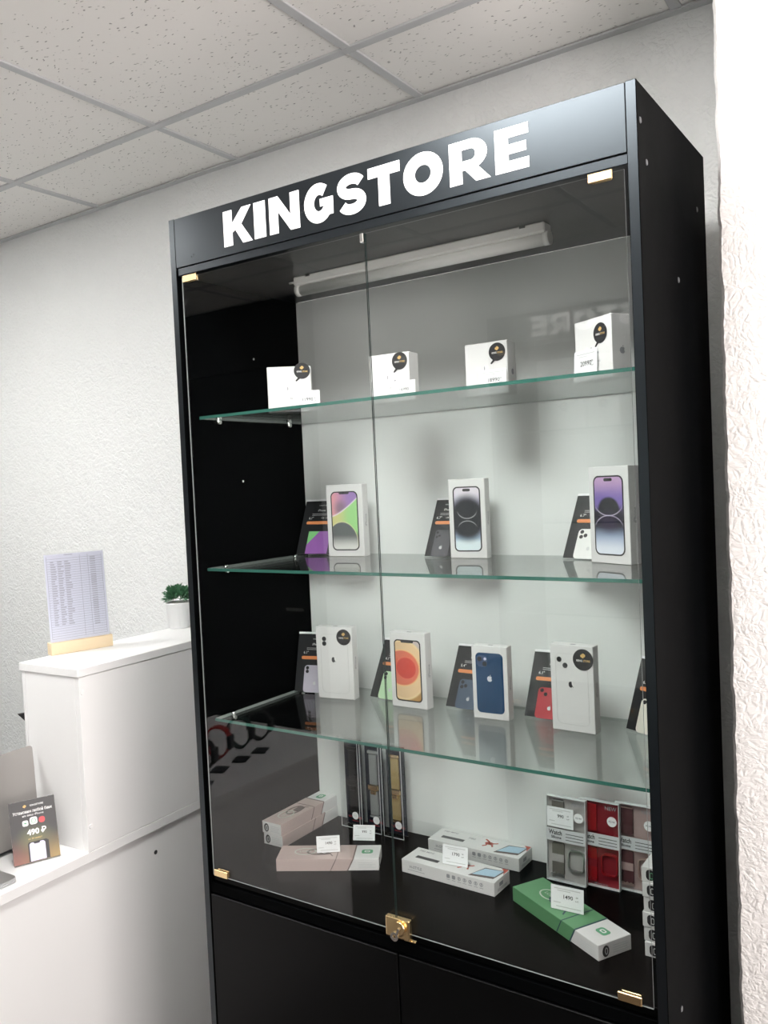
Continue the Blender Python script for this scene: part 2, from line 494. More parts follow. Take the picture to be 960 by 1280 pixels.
# plastered pier beside the cabinet, with an uneven corner
random.seed(4)
bm = B()
PX, PY = 1.108, 0.30
N = 170
rows = []
for k in range(N + 1):
    zz = (CEIL + 0.02) * k / N
    j = random.uniform(-1, 1) * 0.0014 + 0.0006 * math.sin(zz * 23) + 0.0006 * math.sin(zz * 51 + 1)
    lean = 0.0035 * (zz - 1.3)
    a = bm.verts.new((PX + lean + j, WY, zz)); b = bm.verts.new((PX + lean + j, PY + 0.006, zz))
    c_ = bm.verts.new((PX + lean + j + 0.006, PY, zz)); d_ = bm.verts.new((X1, PY, zz))
    rows.append((a, b, c_, d_))
for k in range(N):
    for q in range(3):
        bm.faces.new((rows[k][q], rows[k][q + 1], rows[k + 1][q + 1], rows[k + 1][q]))
tag(mk('wall_pier', bm, PIER, recalc=False), kind='structure')

# suspended ceiling
TS, TX, TY = 0.65903, -1.00302, 0.29049
ceil_o = tag(mk('ceiling', bx(X0, X1 + 0.3, Y0, WY, CEIL + 0.04, CEIL + 0.1), WHITE), kind='structure')
xs = [TX + TS * i for i in range(-4, 7)]
xs = [X0] + [x_ for x_ in xs if X0 + 0.1 < x_ < X1 - 0.05] + [X1]
ys = [WY] + [TY - TS * i for i in range(0, 4)] + [Y0]
PANELS = [(-1.662, -0.369), (0.315, -0.369)]
led_cells = []
tile_cache = {}
for i in range(len(xs) - 1):
    for j in range(len(ys) - 1):
        xa, xb, ya, yb = xs[i] + 0.011, xs[i + 1] - 0.011, ys[j + 1] + 0.011, ys[j] - 0.011
        if any(abs(xs[i] - px) < 0.02 and abs(ys[j] - py) < 0.02 for px, py in PANELS):
            led_cells.append((xa, xb, ya, yb)); continue
        key = (round(xb - xa, 3), round(yb - ya, 3))
        loc = ((xa + xb) / 2, (ya + yb) / 2, CEIL + 0.001)
        if key not in tile_cache:
            tile_cache[key] = mk('ceiling_tile', bx(-(xb - xa) / 2, (xb - xa) / 2, -(yb - ya) / 2, (yb - ya) / 2, 0.0, 0.015, bev=0.002), TILE, ceil_o, loc)
        else:
            inst('ceiling_tile', tile_cache[key], ceil_o, loc)
bar0 = None
for y_ in ys[1:-1]:
    mk('grid_bar', bx(X0, X1, y_ - 0.012, y_ + 0.012, CEIL - 0.004, CEIL + 0.03, bev=0.001), GRID, ceil_o)
for x_ in xs[1:-1]:
    for j in range(len(ys) - 1):
        mk('grid_bar', bx(x_ - 0.012, x_ + 0.012, ys[j + 1] + 0.012, ys[j] - 0.012, CEIL - 0.0035, CEIL + 0.03, bev=0.001), GRID, ceil_o)
tag(mk('trim_1', bx(X0, X1, WY - 0.022, WY, CEIL - 0.006, CEIL - 0.001), GRID), kind='structure')
for k, (xa, xb, ya, yb) in enumerate(led_cells):
    r = empty('ceiling_panel_light', ((xa + xb) / 2, (ya + yb) / 2, CEIL - 0.002), 0,
              ['square ceiling light panel above the reception desk', 'square ceiling light panel in front of the black display cabinet'][k], 'ceiling light', 'ceiling light panels')
    w_, d_ = (xb - xa) / 2, (yb - ya) / 2
    mk('light_frame', ring(B(), rect(-w_, w_, -d_, d_), rect(-w_ + 0.02, w_ - 0.02, -d_ + 0.02, d_ - 0.02), TOP, 0, 0.02), PLASTICW, r)
    mk('diffuser', bx(-w_ + 0.02, w_ - 0.02, -d_ + 0.02, d_ - 0.02, 0.003, 0.006), LEDM, r)

# ================================================================== DISPLAY CABINET
W, D, TH = 1.0609, 0.4235, 0.018
ZT, ZC, ZL = 1.4927, 1.3829, 1.366        # header top, header board bottom, lip bottom (above the sill)
S1, S2, S3 = 1.0512, 0.703, 0.3545        # tops of the glass shelves
YB = 0.4157
def build_letters(parent):
    s = 0.34
    def arc(cx, cy, rx, ry, a0, a1, n):
        return [(cx + rx * math.cos(math.radians(a0 + (a1 - a0) * k / n)), cy + ry * math.sin(math.radians(a0 + (a1 - a0) * k / n))) for k in range(n + 1)]
    def letter(ch, bm, w, f, d):
        P = lambda pts: prism(bm, pts, f, 0, d)
        a = w          # width as a multiple of the height
        if ch == 'K':
            P(rect(0, s, 0, 1)); P([(s, 0.36), (s, 0.62), (a * 0.66, 1), (a * 0.98, 1), (a * 0.60, 0.50)]); P([(a * 0.33, 0.56), (a * 0.62, 0.56), (a * 1.0, 0), (a * 0.67, 0)])
        elif ch == 'I': P(rect(0, a, 0, 1))
        elif ch == 'N':
            P(rect(0, s * .93, 0, 1)); P(rect(a - s * .93, a, 0, 1)); P([(0, 1), (s * 0.95, 1), (a, 0), (a - s * 0.95, 0)])
        elif ch == 'T': P(rect(0, a, 0.735, 1)); P(rect(a / 2 - s / 2, a / 2 + s / 2, 0, 0.735))
        elif ch == 'E':
            P(rect(0, s, 0, 1))
            for z0, z1, l in ((0, 0.24, 1), (0.39, 0.61, 0.93), (0.76, 1, 1)): P(rect(s, a * l, z0, z1))
        elif ch == 'O':
            ring(bm, arc(a / 2, .5, a / 2, .52, 0, 360, 40)[:-1], arc(a / 2, .5, a / 2 - s * .98, .52 - s * .90, 0, 360, 40)[:-1], f, 0, d)
        elif ch == 'G':
            o = arc(a / 2, .5, a / 2, .52, 52, 350, 30); i = arc(a / 2 + .02, .5, a / 2 - s * .92, .52 - s * .9, 48, 345, 30)
            for k in range(30): P([o[k], o[k + 1], i[k + 1], i[k]])
            P(rect(a * .55, a, .40, .60)); P(rect(a - s * .88, a, .14, .42))
        elif ch == 'R':
            P(rect(0, s, 0, 1)); P(rect(s, a * .55, .78, 1)); P(rect(s, a * .55, .30, .52))
            o = arc(a * .55, .65, a * .40, .35, -90, 90, 16); i = arc(a * .55, .65, a * .40 - s * .9, .13, -90, 90, 16)
            for k in range(16): P([o[k], o[k + 1], i[k + 1], i[k]])
            P([(a * .36, .34), (a * .70, .36), (a * 1.02, 0), (a * .66, 0)])
        elif ch == 'S':
            hw = .265; rx = a / 2 - hw / 2; ry = .194
            up = arc(a / 2, .695, rx, ry, 22, 262, 18)
            lo = arc(a / 2, .305, rx, ry, 82, -158, 18)
            stroke_prism(bm, up + lo, hw, f, 0, d)
    spans = [('K', .1697, .2515), ('I', .2576, .2893), ('N', .2999, .3800), ('G', .3928, .4648), ('S', .4759, .5433), ('T', .5491, .6209), ('O', .6282, .7120), ('R', .7255, .8044), ('E', .8154, .8780)]
    z0, hh = 1.4005, 0.0745
    for k, (ch, xa, xb) in enumerate(spans):
        bm = B(); f = lambda u, v, w: (u * hh, -w, v * hh)
        letter(ch, bm, (xb - xa) / hh, f, 0.0007)
        mk('letter', bm, VINYL, parent, (xa, -0.0002, H + z0 + 0.0012 * (k - 4) * 0))

def build_cabinet(label):
    r = empty('display_cabinet', (0, 0, 0), 0, label, 'cabinet', 'black glass-door display cabinets')
    for k, xa in enumerate((0, W - TH)):
        bm = bx(xa, xa + TH, 0, D, 0, H + ZT, bev=0.0012)
        bm.normal_update()
        for f in bm.faces: f.material_index = 1 if f.normal.y < -0.9 else 0
        sp = mk('side_panel', bm, [BLACK, BLACKH], r)
        if k == 1:
            for (yy, zz) in ((.0146, 1.4325), (.041, 1.374), (.358, 1.3744), (.0752, -.0304), (.2095, 1.2158)):
                mk('screw_cap', cyl(B(), (W, yy, H + zz), 0.0052, 0.0045, 0, 0.0012, 14, 'X'), mat('cap_grey', (0.09, 0.095, 0.10), 0.4), sp)
    hb = mk('header_board', bx(TH, W - TH, -0.0, 0.016, H + ZC, H + ZT - 0.001, bev=0.001), BLACKH, r)
    mk('header_lip', bx(TH, W - TH, 0.0035, D - 0.01, H + ZL, H + ZC - 0.0005, bev=0.001), BLACKH, r)
    mk('top_panel', bx(TH, W - TH, 0.017, D - 0.01, H + ZT - TH, H + ZT - 0.001), BLACK, r)
    mk('floor_panel', bx(TH, W - TH, 0.010, YB, H - TH, H, bev=0.001), BLACKB, r)
    mk('back_panel', bx(TH, W - TH, YB, YB + 0.006, H, H + ZL), BACKW, r)
    mk('lower_back_panel', bx(TH, W - TH, YB, YB + 0.006, 0.06, H - TH), BLACK, r)
    mk('rail', bx(TH, W - TH, 0.004, 0.022, H - 0.043, H - TH - 0.001, bev=0.001), BLACK, r)
    mk('plinth', bx(TH, W - TH, 0.03, 0.048, 0, 0.07), BLACK, r)
    for k in range(2):
        xa = TH + 0.002 if k == 0 else 0.536
        xb = 0.533 if k == 0 else W - TH - 0.002
        mk('lower_door', bx(xa, xb, 0.001, 0.017, 0.072, H - 0.046, bev=0.0015), BLACKL, r)
    # glass doors
    gz0, gz1 = H + 0.001, H + 1.3585
    for k in range(2):
        xa = TH + 0.014 if k == 0 else 0.5356
        xb = 0.5328 if k == 0 else W - TH - 0.006
        bm = bx(xa, xb, 0.0015, 0.0045, gz0, gz1)
        for f in bm.faces:
            if abs(f.normal.y) < 0.5: f.material_index = 1
        bm.normal_update()
        gapn = 1 if k == 0 else -1
        for f in bm.faces: f.material_index = 0 if abs(f.normal.y) > 0.5 else (2 if f.normal.x * gapn > 0.5 else 1)
        gd = mk('glass_door', bm, [DOORG, EDGEL, EDGED], r)
        hx = (0.0385, 0.081) if k == 0 else (0.9783, 1.0192)
        for zz in (H + 1.347, H + 0.0015):
            bm = bx(hx[0], hx[1], -0.0035, 0.0005, zz, zz + 0.0155, bev=0.0012)
            box(bm, hx[0] + 0.004, hx[1] - 0.004, 0.0055, 0.0085, zz + 0.001, zz + 0.0145, bev=0.001)
            mk('hinge', bm, GOLD, gd)
        if k == 0:
            mk('door_catch', bx(0.524, 0.5325, -0.002, 0.0075, gz1 - 0.017, gz1 + 0.001, bev=0.001), CHROME, gd)
    lk = mk('lock', bx(0.517, 0.572, -0.011, 0.0003, H - 0.0055, H + 0.034, bev=0.0022, seg=2), GOLD, r)
    bm = cyl(B(), (0.5525, 0, H + 0.0185), 0.0125, 0.0115, -0.0185, -0.0105, 20, 'Y')
    mk('lock_cylinder', bm, GOLD, lk, smooth=False)
    bm = B(); kf = lambda u, v, w: (0.5435 + u, -0.0195 - w, H + 0.002 + v)
    ring(bm, circ(0, 0, .009, 18), circ(0, 0.001, .0035, 18), kf, 0, 0.0018)
    prism(bm, [(.004, .006), (.0075, .004), (.0125, .0165), (.0085, .0185)], kf, 0, 0.0018)
    mk('key', bm, CHROME, lk)
    mk('latch_plate', bx(0.556, 0.582, -0.006, 0.0003, H - 0.0095, H - 0.006, bev=0.0008), GOLD, lk)
    # glass shelves
    for k, sz in enumerate((S1, S2, S3)):
        xa, xb, ya, yb = TH + 0.011, W - TH - 0.003, 0.036, YB - 0.003
        bm = bx(xa, xb, ya, yb, H + sz - 0.0065, H + sz)
        bm.normal_update()
        for f in bm.faces: f.material_index = 0 if abs(f.normal.z) > 0.5 else (1 if f.normal.y < -0.5 else 2)
        sh = mk('glass_shelf', bm, [SHELFG, EDGEG, EDGEP], r)
        for xx, yy in ((TH, 0.092), (TH, 0.345), (W - TH, 0.092), (W - TH, 0.345)):
            sgn = 1 if xx < 0.5 else -1
            bm = cyl(B(), (0, 0, 0), 0.0048, 0.0048, 0, 0.021, 12, 'X')
            cyl(bm, (0.014, 0, 0.0), 0.0058, 0.0058, -0.004, 0.0135, 12)
            p = mk('shelf_support', bm, CHROME, sh, (xx, yy, H + sz - 0.0115), (0, 0, 0 if sgn > 0 else PI))
    build_letters(r)
    # small screws on the inner wall
    for yy, zz in ((0.24, 1.2025), (0.18, 0.90)):
        mk('screw', cyl(B(), (TH, yy, H + zz), 0.0035, 0.003, 0, 0.0008, 10, 'X'), CHROME, r)
    return r
cab = build_cabinet('tall black display cabinet with glass doors and white KINGSTORE lettering')
cab2 = copy_tree(cab)
cab2['label'] = 'matching black display cabinet across the aisle, seen mirrored in the glass doors'
cab2.location = (1.025, -1.63, 0); cab2.rotation_euler = (0, 0, PI)

# batten lamp under the cabinet ceiling
lr = empty('batten_lamp', (0.508, 0.208, H + ZL), 0, 'white tube lamp fixed under the cabinet top, switched off', 'lamp')
L2 = 0.312
mk('lamp_body', bx(-L2, L2, -0.017, 0.017, -0.020, 0.0, bev=0.003), PLASTICW, lr)
mk('lamp_tube', cyl(B(), (0, 0.003, -0.029), 0.0125, 0.0125, -L2 + 0.006, L2 - 0.004, 20, 'X'), mat('opal_plastic', (0.72, 0.73, 0.71), 0.35), lr)
for s in (-1, 1):
    mk('end_cap', bx(s * L2 - 0.008, s * L2 + 0.008, -0.018, 0.018, -0.043, -0.0005, bev=0.004, seg=2) if False else cyl(B(), (s * (L2 - 0.003), 0.003, -0.028), 0.0138, 0.0138, -0.006, 0.006, 18, 'X'), PLASTICW, lr)
    mk('clip', bx(s * (L2 - 0.045) - 0.006, s * (L2 - 0.045) + 0.006, -0.0185, 0.0185, -0.006, 0.0), CHROME, lr)
mk('cable', cyl(B(), (-L2 - 0.012, 0.0, -0.008), 0.003, 0.003, -0.012, 0.014, 8, 'X'), PLASTICW, lr)

# ================================================================== SMALL PRINTS
def crest(bm, u, v, s, f, w, mi=0):
    for dx, dy, q in ((-.5, .0, .55), (.25, .15, .6), (.0, .5, .45), (-.1, -.35, .45)):
        prism(bm, circ(u + dx * s, v + dy * s, q * s, 7), f, w, w + 0.0001, mi)

def sticker(parent, u, v, r, f, w, tail=False):
    bm = prism(B(), circ(u, v, r, 32), f, w, w + 0.0004)
    if tail: prism(bm, [(u - r * .50, v - r * .80), (u - r * .25, v - r * .92), (u - r * .72, v - r * 1.30), (u - r * .86, v - r * 1.2)], f, w, w + 0.0004)
    st_ = mk('sticker', bm, INK, parent); st_['label'] = 'round black sticker with gold crest'
    bm = B(); crest(bm, u + r * .02, v + r * .36, r * .26, f, w + 0.0004)
    text(bm, 'STORE', r * .27, u + r * .36, v - r * .10, f, w + 0.0006, 0.02, width=r * .66)
    mk('gold_crest', bm, GOLDINK, st_)
    bm = B(); text(bm, 'KING', r * .27, u - r * .34, v - r * .10, f, w + 0.0006, 0.02, width=r * .58)
    mk('lettering', bm, WHITEINK, st_)

def apple_pts(s, u, v):
    P = []
    n = 44
    for k in range(n):
        a = 2 * PI * k / n - PI
        r = 1 - .16 * math.exp(-((a - PI / 2) / .32) ** 2) - .07 * math.exp(-((a + PI / 2) / .30) ** 2)
        r *= 1 - .06 * max(0, -math.sin(a))
        x_, y_ = .90 * r * math.cos(a), r * math.sin(a)
        dx, dy = x_ - 1.02, y_ - .12
        d_ = math.hypot(dx, dy)
        if d_ < .42: x_, y_ = 1.02 - math.sqrt(max(.42 ** 2 - dy * dy, 0)), y_
        P.append((u + s * x_, v + s * y_))
    return P
def logo(bm, s, u, v, f, w, mi=0, half=None):
    prism(bm, apple_pts(s, u, v), f, w, w + 0.0002, mi)
    lf = [(u + s * (.05 + .42 * q * q + .04), v + s * (.98 + .5 * q)) for q in (0, .5, 1)] + [(u + s * (.12 + .30 * math.sqrt(q)), v + s * (.98 + .5 * q)) for q in (.7, .35)]
    prism(bm, [(u + .05 * s, v + .98 * s), (u + .33 * s, v + 1.08 * s), (u + .46 * s, v + 1.42 * s), (u + .16 * s, v + 1.30 * s)], f, w, w + 0.0002, mi)

# ================================================================== EARPHONE BOXES, top shelf
def earphone_box(loc, yaw, w, h, d, price, label, sx, sz, side_logo=True):
    r = empty('earphone_box', loc, yaw, label, 'box', 'white earphone boxes on the top shelf')
    mk('carton', bx(-w / 2, w / 2, 0, d, 0, h, bev=0.0012), CARD, r)
    bm = B(); u, v = -w * .10, h * .42
    for s in (-1, 1):     # pale picture of the earphones
        prism(bm, rrect(u + s * .008, v - .004, .0042, .024, .002, 3), FRONT, 0.0002, 0.0005)
        prism(bm, circ(u + s * .009, v + .010, .0062, 14), FRONT, 0.0002, 0.0005)
    mk('earphone_picture', bm, mat('pale_print', (0.74, 0.75, 0.75), 0.4), r)
    bm = B()
    prism(bm, rrect(u + .006, v + .010, .0022, .0075, .001, 2), FRONT, 0.0005, 0.0007)
    prism(bm, circ(u + .024, v + .002, .002, 8), FRONT, 0.0005, 0.0007)
    text(bm, 'AirPods', .006, w * .10, h * .30, FRONT, 0.0006)
    mk('lettering', bm, GREYINK, r)
    if side_logo:
        bm = B(); logo(bm, .0065, d * .55, h * .42, RIGHT, w / 2 + .0003)
        mk('side_logo', bm, GREYINK, r)
    sticker(r, sx, sz, .0185, FRONT, .0006, True)
    return r

def price_tag(loc, yaw, w, h, price, label, tilt=8, group='white price tags', lines=True, cat='price tag', stand=True):
    r = empty('price_tag', loc, yaw, label, cat, group)
    a = math.radians(tilt); ca, sa = math.cos(a), math.sin(a)
    f = lambda u, v, q: (u, v * sa - q * ca, v * ca + q * sa + 0.001)
    mk('card', prism(B(), rect(-w / 2, w / 2, 0, h), f, -0.0006, 0), TAGW, r)
    if stand:
        g = prism(B(), rect(-w / 2 - .0008, w / 2 + .0008, 0, h + .001), f, -0.0026, -0.0008)
        prism(g, rect(-w / 2, w / 2, -.0006, .0006), lambda u, v, q: (u, v + q, 0.0009 + v), 0.0, 0.020)
        mk('acrylic_stand', g, ACRYL, r)
    bm = B()
    text(bm, price, h * .23, 0.02 * w, h * .56, f, .0003, .01)
    text(bm, '00', h * .10, w * .30, h * .62, f, .0003)
    text(bm, 'руб', h * .08, w * .30, h * .48, f, .0003)
    mk('price', bm, INK, r)
    bm = B()
    for vv, l0, l1 in ((.88, -.40, .40), (.80, -.30, .10), (.30, -.42, -.20), (.14, -.34, .42)):
        prism(bm, rect(w * l0, w * l1, h * vv - h * .018, h * vv + h * .018), f, .0001, .0002)
    tag(mk('fine_print', bm, PALEINK, r), kind='stuff')
    return r

ear = [((0.205, 0.150), 36, .100, .104, '11990', 'white earphone box nearest the dark side wall on the top shelf', .030, .093),
       ((0.462, 0.175), 3, .098, .104, '16990', 'white earphone box just right of the gap between the glass doors', .027, .086),
       ((0.664, 0.232), 1, .096, .108, '18990', 'white earphone box third from the left on the top shelf', .026, .086),
       ((0.914, 0.172), -31, .104, .113, '20990', 'white earphone box at the right end of the top shelf, turned left', .022, .083)]
tagw = [(.038, -.004, .060, .047), (.036, -.006, .057, .042), (.017, -.008, .060, .050), (-.018, -.006, .066, .057)]
for k, ((x_, y_), yw, w_, h_, pr_, lb, sx, sz) in enumerate(ear):
    earphone_box((x_, y_, H + S1 + .0002), yw, w_, h_, .042, pr_, lb, sx, sz, k > 1)
    tx_, ty_, tw_, th_ = tagw[k]
    a = math.radians(yw)
    price_tag((x_ + tx_ * math.cos(a) - ty_ * math.sin(a), y_ + tx_ * math.sin(a) + ty_ * math.cos(a), H + S1 + .0002), yw, tw_, th_, pr_,
              'white price tag %s in front of the %s earphone box on the top shelf' % (pr_, ('leftmost', 'second', 'third', 'rightmost')[k]), 3, 'price tags on the top shelf', stand=False)
# boxes on the matching shelf of the cabinet across the aisle
for k, (x_, lb) in enumerate(((0.232, 'white earphone box in the mirrored cabinet, nearer its middle'), (0.388, 'white earphone box in the mirrored cabinet, beside the lettering'))):
    o = earphone_box((x_, -1.76, H + S1 + .0002), 180, (.125, .085)[k], .118, .042, '', lb, .02, .09, False)
    o['group'] = 'boxes in the cabinet across the aisle'

# ================================================================== PHONE BOXES
def phone_box(loc, yaw, w, h, d, label, kind, group):
    r = empty('phone_box', loc, yaw, label, 'box', group)
    mk('carton', bx(-w / 2, w / 2, 0, d, 0, h, bev=0.001), CARD, r)
    pw, ph = w * .75, h * .82
    cz = h * .495
    F2 = lambda u, v, q: (u, -q, v)
    def inpos(bm, name, m):
        return mk(name, bm, m, r, (0, -.0001, cz))
    if kind in ('pink', 'black', 'purple', 'orange'):
        rr = pw * (.17 if kind != 'orange' else .14)
        bm = ring(B(), rrect(0, 0, pw, ph, rr, 6), rrect(0, 0, pw - .0058, ph - .0058, rr - .0024, 6), F2, 0, .0005)
        fr = inpos(bm, 'phone_outline', INK)
        # print uses its own object scale so the artwork fits this carton
        bm = prism(B(), rrect(0, 0, 2 * HW, 2 * HH, rr * 2 * HW / pw, 6), F2, 0, .0004)
        sc = inpos(bm, 'screen_print', {'pink': WP14, 'black': WPB, 'purple': WPP, 'orange': WP12}[kind])
        sc.scale = ((pw - .003) / (2 * HW), 1, (ph - .003) / (2 * HH))
        nt = ph / 2 - .0025
        if kind in ('pink', 'orange'):
            nw = pw * (.37 if kind == 'pink' else .48)
            pts = [(-nw / 2 - .002, nt + .0012), (nw / 2 + .002, nt + .0012), (nw / 2, nt), (nw / 2, nt - .0025), (nw / 2 - .002, nt - .0045), (-nw / 2 + .002, nt - .0045), (-nw / 2, nt - .0025), (-nw / 2, nt)]
        else:
            pts = rrect(0, nt - .0055, pw * .28, .0062, .0030, 4)
        inpos(prism(B(), pts, F2, .0004, .0006), 'camera_cutout', INK)
    elif kind == 'blue':
        rr = pw * .16
        inpos(prism(B(), rrect(0, 0, pw * 1.03, ph * 1.0, rr, 6), F2, 0, .0005), 'phone_picture', BLUEINK)
        bm = B(); prism(bm, rrect(-pw * .27, ph * .36, pw * .40, pw * .40, pw * .12, 4), F2, .0005, .0006)
        inpos(bm, 'camera_plate', mat('phone_blue_plate', (0.04, 0.075, 0.16), 0.3))
        bm = B()
        for a, b in ((-.36, .395), (-.17, .315)): prism(bm, circ(pw * a, ph * b, pw * .088, 18), F2, .0006, .0008)
        inpos(bm, 'camera_lens', INK)
        inpos(prism(B(), circ(-pw * .15, ph * .40, pw * .05, 12), F2, .0006, .0008), 'flash', mat('flash_print', (0.6, 0.6, 0.75), .4))
        bm = B(); logo(bm, pw * .105, 0.0, ph * .07, F2, .0006); inpos(bm, 'phone_logo', mat('logo_silver', (0.62, 0.63, 0.68), 0.3))
    else:
        rr = pw * .16
        bm = ring(B(), rrect(0, -.001, pw, ph, rr, 6), rrect(0, -.001, pw - .0008, ph - .0008, rr - .0004, 6), F2, 0, .0004)
        inpos(bm, 'phone_outline', mat('outline_grey', (0.50, 0.51, 0.50), .5))
        bm = B()
        lens = ((-.36, .41), (-.36, .33)) if kind == 'white11' else ((-.38, .405), (-.20, .325))
        for a, b in lens: ring(bm, circ(pw * a, ph * b, pw * .078, 20), circ(pw * a, ph * b, pw * .052, 20), F2, .0, .0006)
        inpos(bm, 'lens_ring', mat('lens_ring_grey', (0.05, 0.055, 0.055), .3))
        bm = B()
        for a, b in lens: prism(bm, circ(pw * a, ph * b, pw * .052, 16), F2, 0, .0005)
        inpos(bm, 'camera_lens', INK)
        bm = B(); logo(bm, pw * .10, -pw * .02, ph * .06, F2, .0002); inpos(bm, 'phone_logo', mat('logo_light', (0.78, 0.79, 0.78), 0.35))
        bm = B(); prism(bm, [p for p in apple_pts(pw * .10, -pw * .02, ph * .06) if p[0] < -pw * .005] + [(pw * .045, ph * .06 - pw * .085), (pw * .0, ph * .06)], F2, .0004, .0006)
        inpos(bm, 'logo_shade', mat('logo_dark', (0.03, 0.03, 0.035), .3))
    bm = B(); text(bm, 'iPhone', .011, d * .5, h * .5, RIGHT, w / 2 + .0004, .01, ang=PI / 2)
    mk('side_lettering', bm, GREYINK, r)
    mk('top_seal', prism(B(), rrect(0, d * .4, .012, .005, .002, 3), TOP, h, h + .0004), GREYINK, r)
    if kind in ('white11', 'white13'):
        sticker(r, w * .275, h * (.862 if kind == 'white11' else .845), .0195 if kind == 'white11' else .022, FRONT, .0006)
    return r
G2, G3 = 'phone boxes on the middle shelf', 'phone boxes on the lower glass shelf'
z2, z3 = H + S2 + .0002, H + S3 + .0002
def pb(bl, br, w, h, d, *a):
    yw = math.degrees(math.atan2(br[1] - bl[1], br[0] - bl[0]))
    return phone_box(((bl[0] + br[0]) / 2, (bl[1] + br[1]) / 2, a[3]), yw, w, h, d, a[0], a[1], a[2])
pb((.159, .325), (.261, .336), .1025, .178, .028, 'white phone box printed with a pink, purple and green swirl screen', 'pink', G2, z2)
pb((.510, .322), (.597, .332), .0875, .178, .028, 'white phone box printed with a black orb on a pale screen', 'black', G2, z2)
pb((.853, .286), (.948, .241), .1050, .190, .030, 'white phone box printed with a purple and black orb screen', 'purple', G2, z2)
pb((.1366, .285), (.235, .302), .0995, .178, .028, 'white phone box with two stacked lenses and a black sticker', 'white11', G3, z3)
pb((.348, .298), (.445, .298), .0965, .176, .028, 'white phone box printed with orange discs on the screen', 'orange', G3, z3)
pb((.570, .290), (.653, .293), .0840, .161, .026, 'small white phone box printed with a dark blue phone back', 'blue', G3, z3)
pb((.757, .285), (.851, .279), .0945, .178, .026, 'white phone box with two diagonal lenses and a black sticker', 'white13', G3, z3)

# ================================================================== BLACK CARD STANDS
def card_stand(loc, yaw, label, pic, tilt=26.0, w=.105, L=.152, model='iPhone', size='6.1"', group='black information cards beside the phone boxes', white_top=False, lens=2):
    r = empty('card_stand', loc, yaw, label, 'card stand', group)
    a = math.radians(tilt); ca, sa = math.cos(a), math.sin(a)
    f = lambda u, v, q: (u, v * sa - q * ca, .002 + v * ca + q * sa)
    bm = B()
    prism(bm, rect(0, w, 0, L + .003), f, -.0035, -.0018)
    prism(bm, rect(0, w, 0.0, .045), lambda u, v, q: (u, v, q), 0, .0016)
    mk('acrylic_holder', bm, ACRYL, r)
    cd = mk('card', prism(B(), rect(.001, w - .001, .002, L - .004), f, -.0017, 0), mat('card_black', (0.016, 0.017, 0.019), 0.38), r)
    mk('top_strip', prism(B(), rect(.001, w - .001, L - .0035, L + .0015), f, -.0017, 0), PAPER, r)
    bm = B()
    text(bm, model, L * .055, w * .50, L * .80, f, .0003, .01)
    text(bm, size, L * .06, w * .24, L * .66, f, .0003, .01)
    text(bm, '128 / 256', L * .04, w * .62, L * .66, f, .0003)
    text(bm, 'KINGSTORE', L * .03, w * .52, L * .89, f, .0003)
    for vv in (.735, .71): prism(bm, rect(w * .25, w * .75, L * vv, L * vv + .0008), f, .0002, .0003)
    mk('lettering', bm, WHITEINK, r)
    pill = mk('price_pill', prism(B(), rrect(w * .52, L * .575, w * .78, L * .055, L * .026, 4), f, .0002, .0006), ORANGE, r)
    bm = B(); prism(bm, rrect(w * .52, L * .225, w * .58, L * .45, w * .08, 4) if pic != WPG else rect(w * .25, w * .85, .003, L * .42), f, .0002, .0006)
    ph = mk('phone_picture', bm, pic, r)
    if pic != WPG:
        bm = B()
        for q in range(lens):
            uu, vv = ((.31, .405), (.31, .345)) [q] if lens == 2 and pic != SCRED and pic.name != 'blue_print' else ((.31, .405), (.40, .35), (.31, .33))[q % 3]
            prism(bm, circ(w * uu, L * vv, w * .042, 12), f, .0006, .0008)
        mk('lens_print', bm, INK, r)
        bm = B(); logo(bm, .0045, w * .52, L * .15, f, .0007); mk('phone_logo', bm, PALEINK, r)
    return r
LIL = mat('lilac_print', (0.50, 0.47, 0.55), .4); MINT = mat('mint_print', (0.50, 0.70, 0.46), .4)
SLATE = mat('blue_print', (0.07, 0.10, 0.15), .4); CREAM = mat('cream_print', (0.72, 0.70, 0.62), .4)
GRAPH = mat('graphite_print', (0.085, 0.085, 0.095), .4); PWHITE = mat('white_phone_print', (0.75, 0.76, 0.74), .4)
card_stand((.043, .335, z2), 5, 'black information card behind the pink and green phone box', WPG, 24, w=.11)
card_stand((.432, .333, z2), 2, 'black information card left of the black orb phone box', GRAPH, 30, w=.074, size='6.7"', lens=3)
card_stand((.772, .333, z2), -8, 'black information card with a white phone, left of the purple box', PWHITE, 30, size='6.7"', lens=3)
card_stand((.045, .300, z3), 14, 'black information card with a lilac phone by the dark side wall', LIL, 17)
card_stand((.255, .337, z3), -3, 'black information card with a mint green phone behind the orange box', MINT, 29)
card_stand((.470, .336, z3), -1, 'black information card with a slate phone beside the blue box', SLATE, 29, size='5.4"', lens=3, white_top=True)
card_stand((.668, .336, z3), 1, 'black information card with a red phone, left of the stickered box', SCRED, 29)
card_stand((.893, .337, z3), -22, 'black information card at the right frame, cream and green phones', CREAM, 22, lens=1)

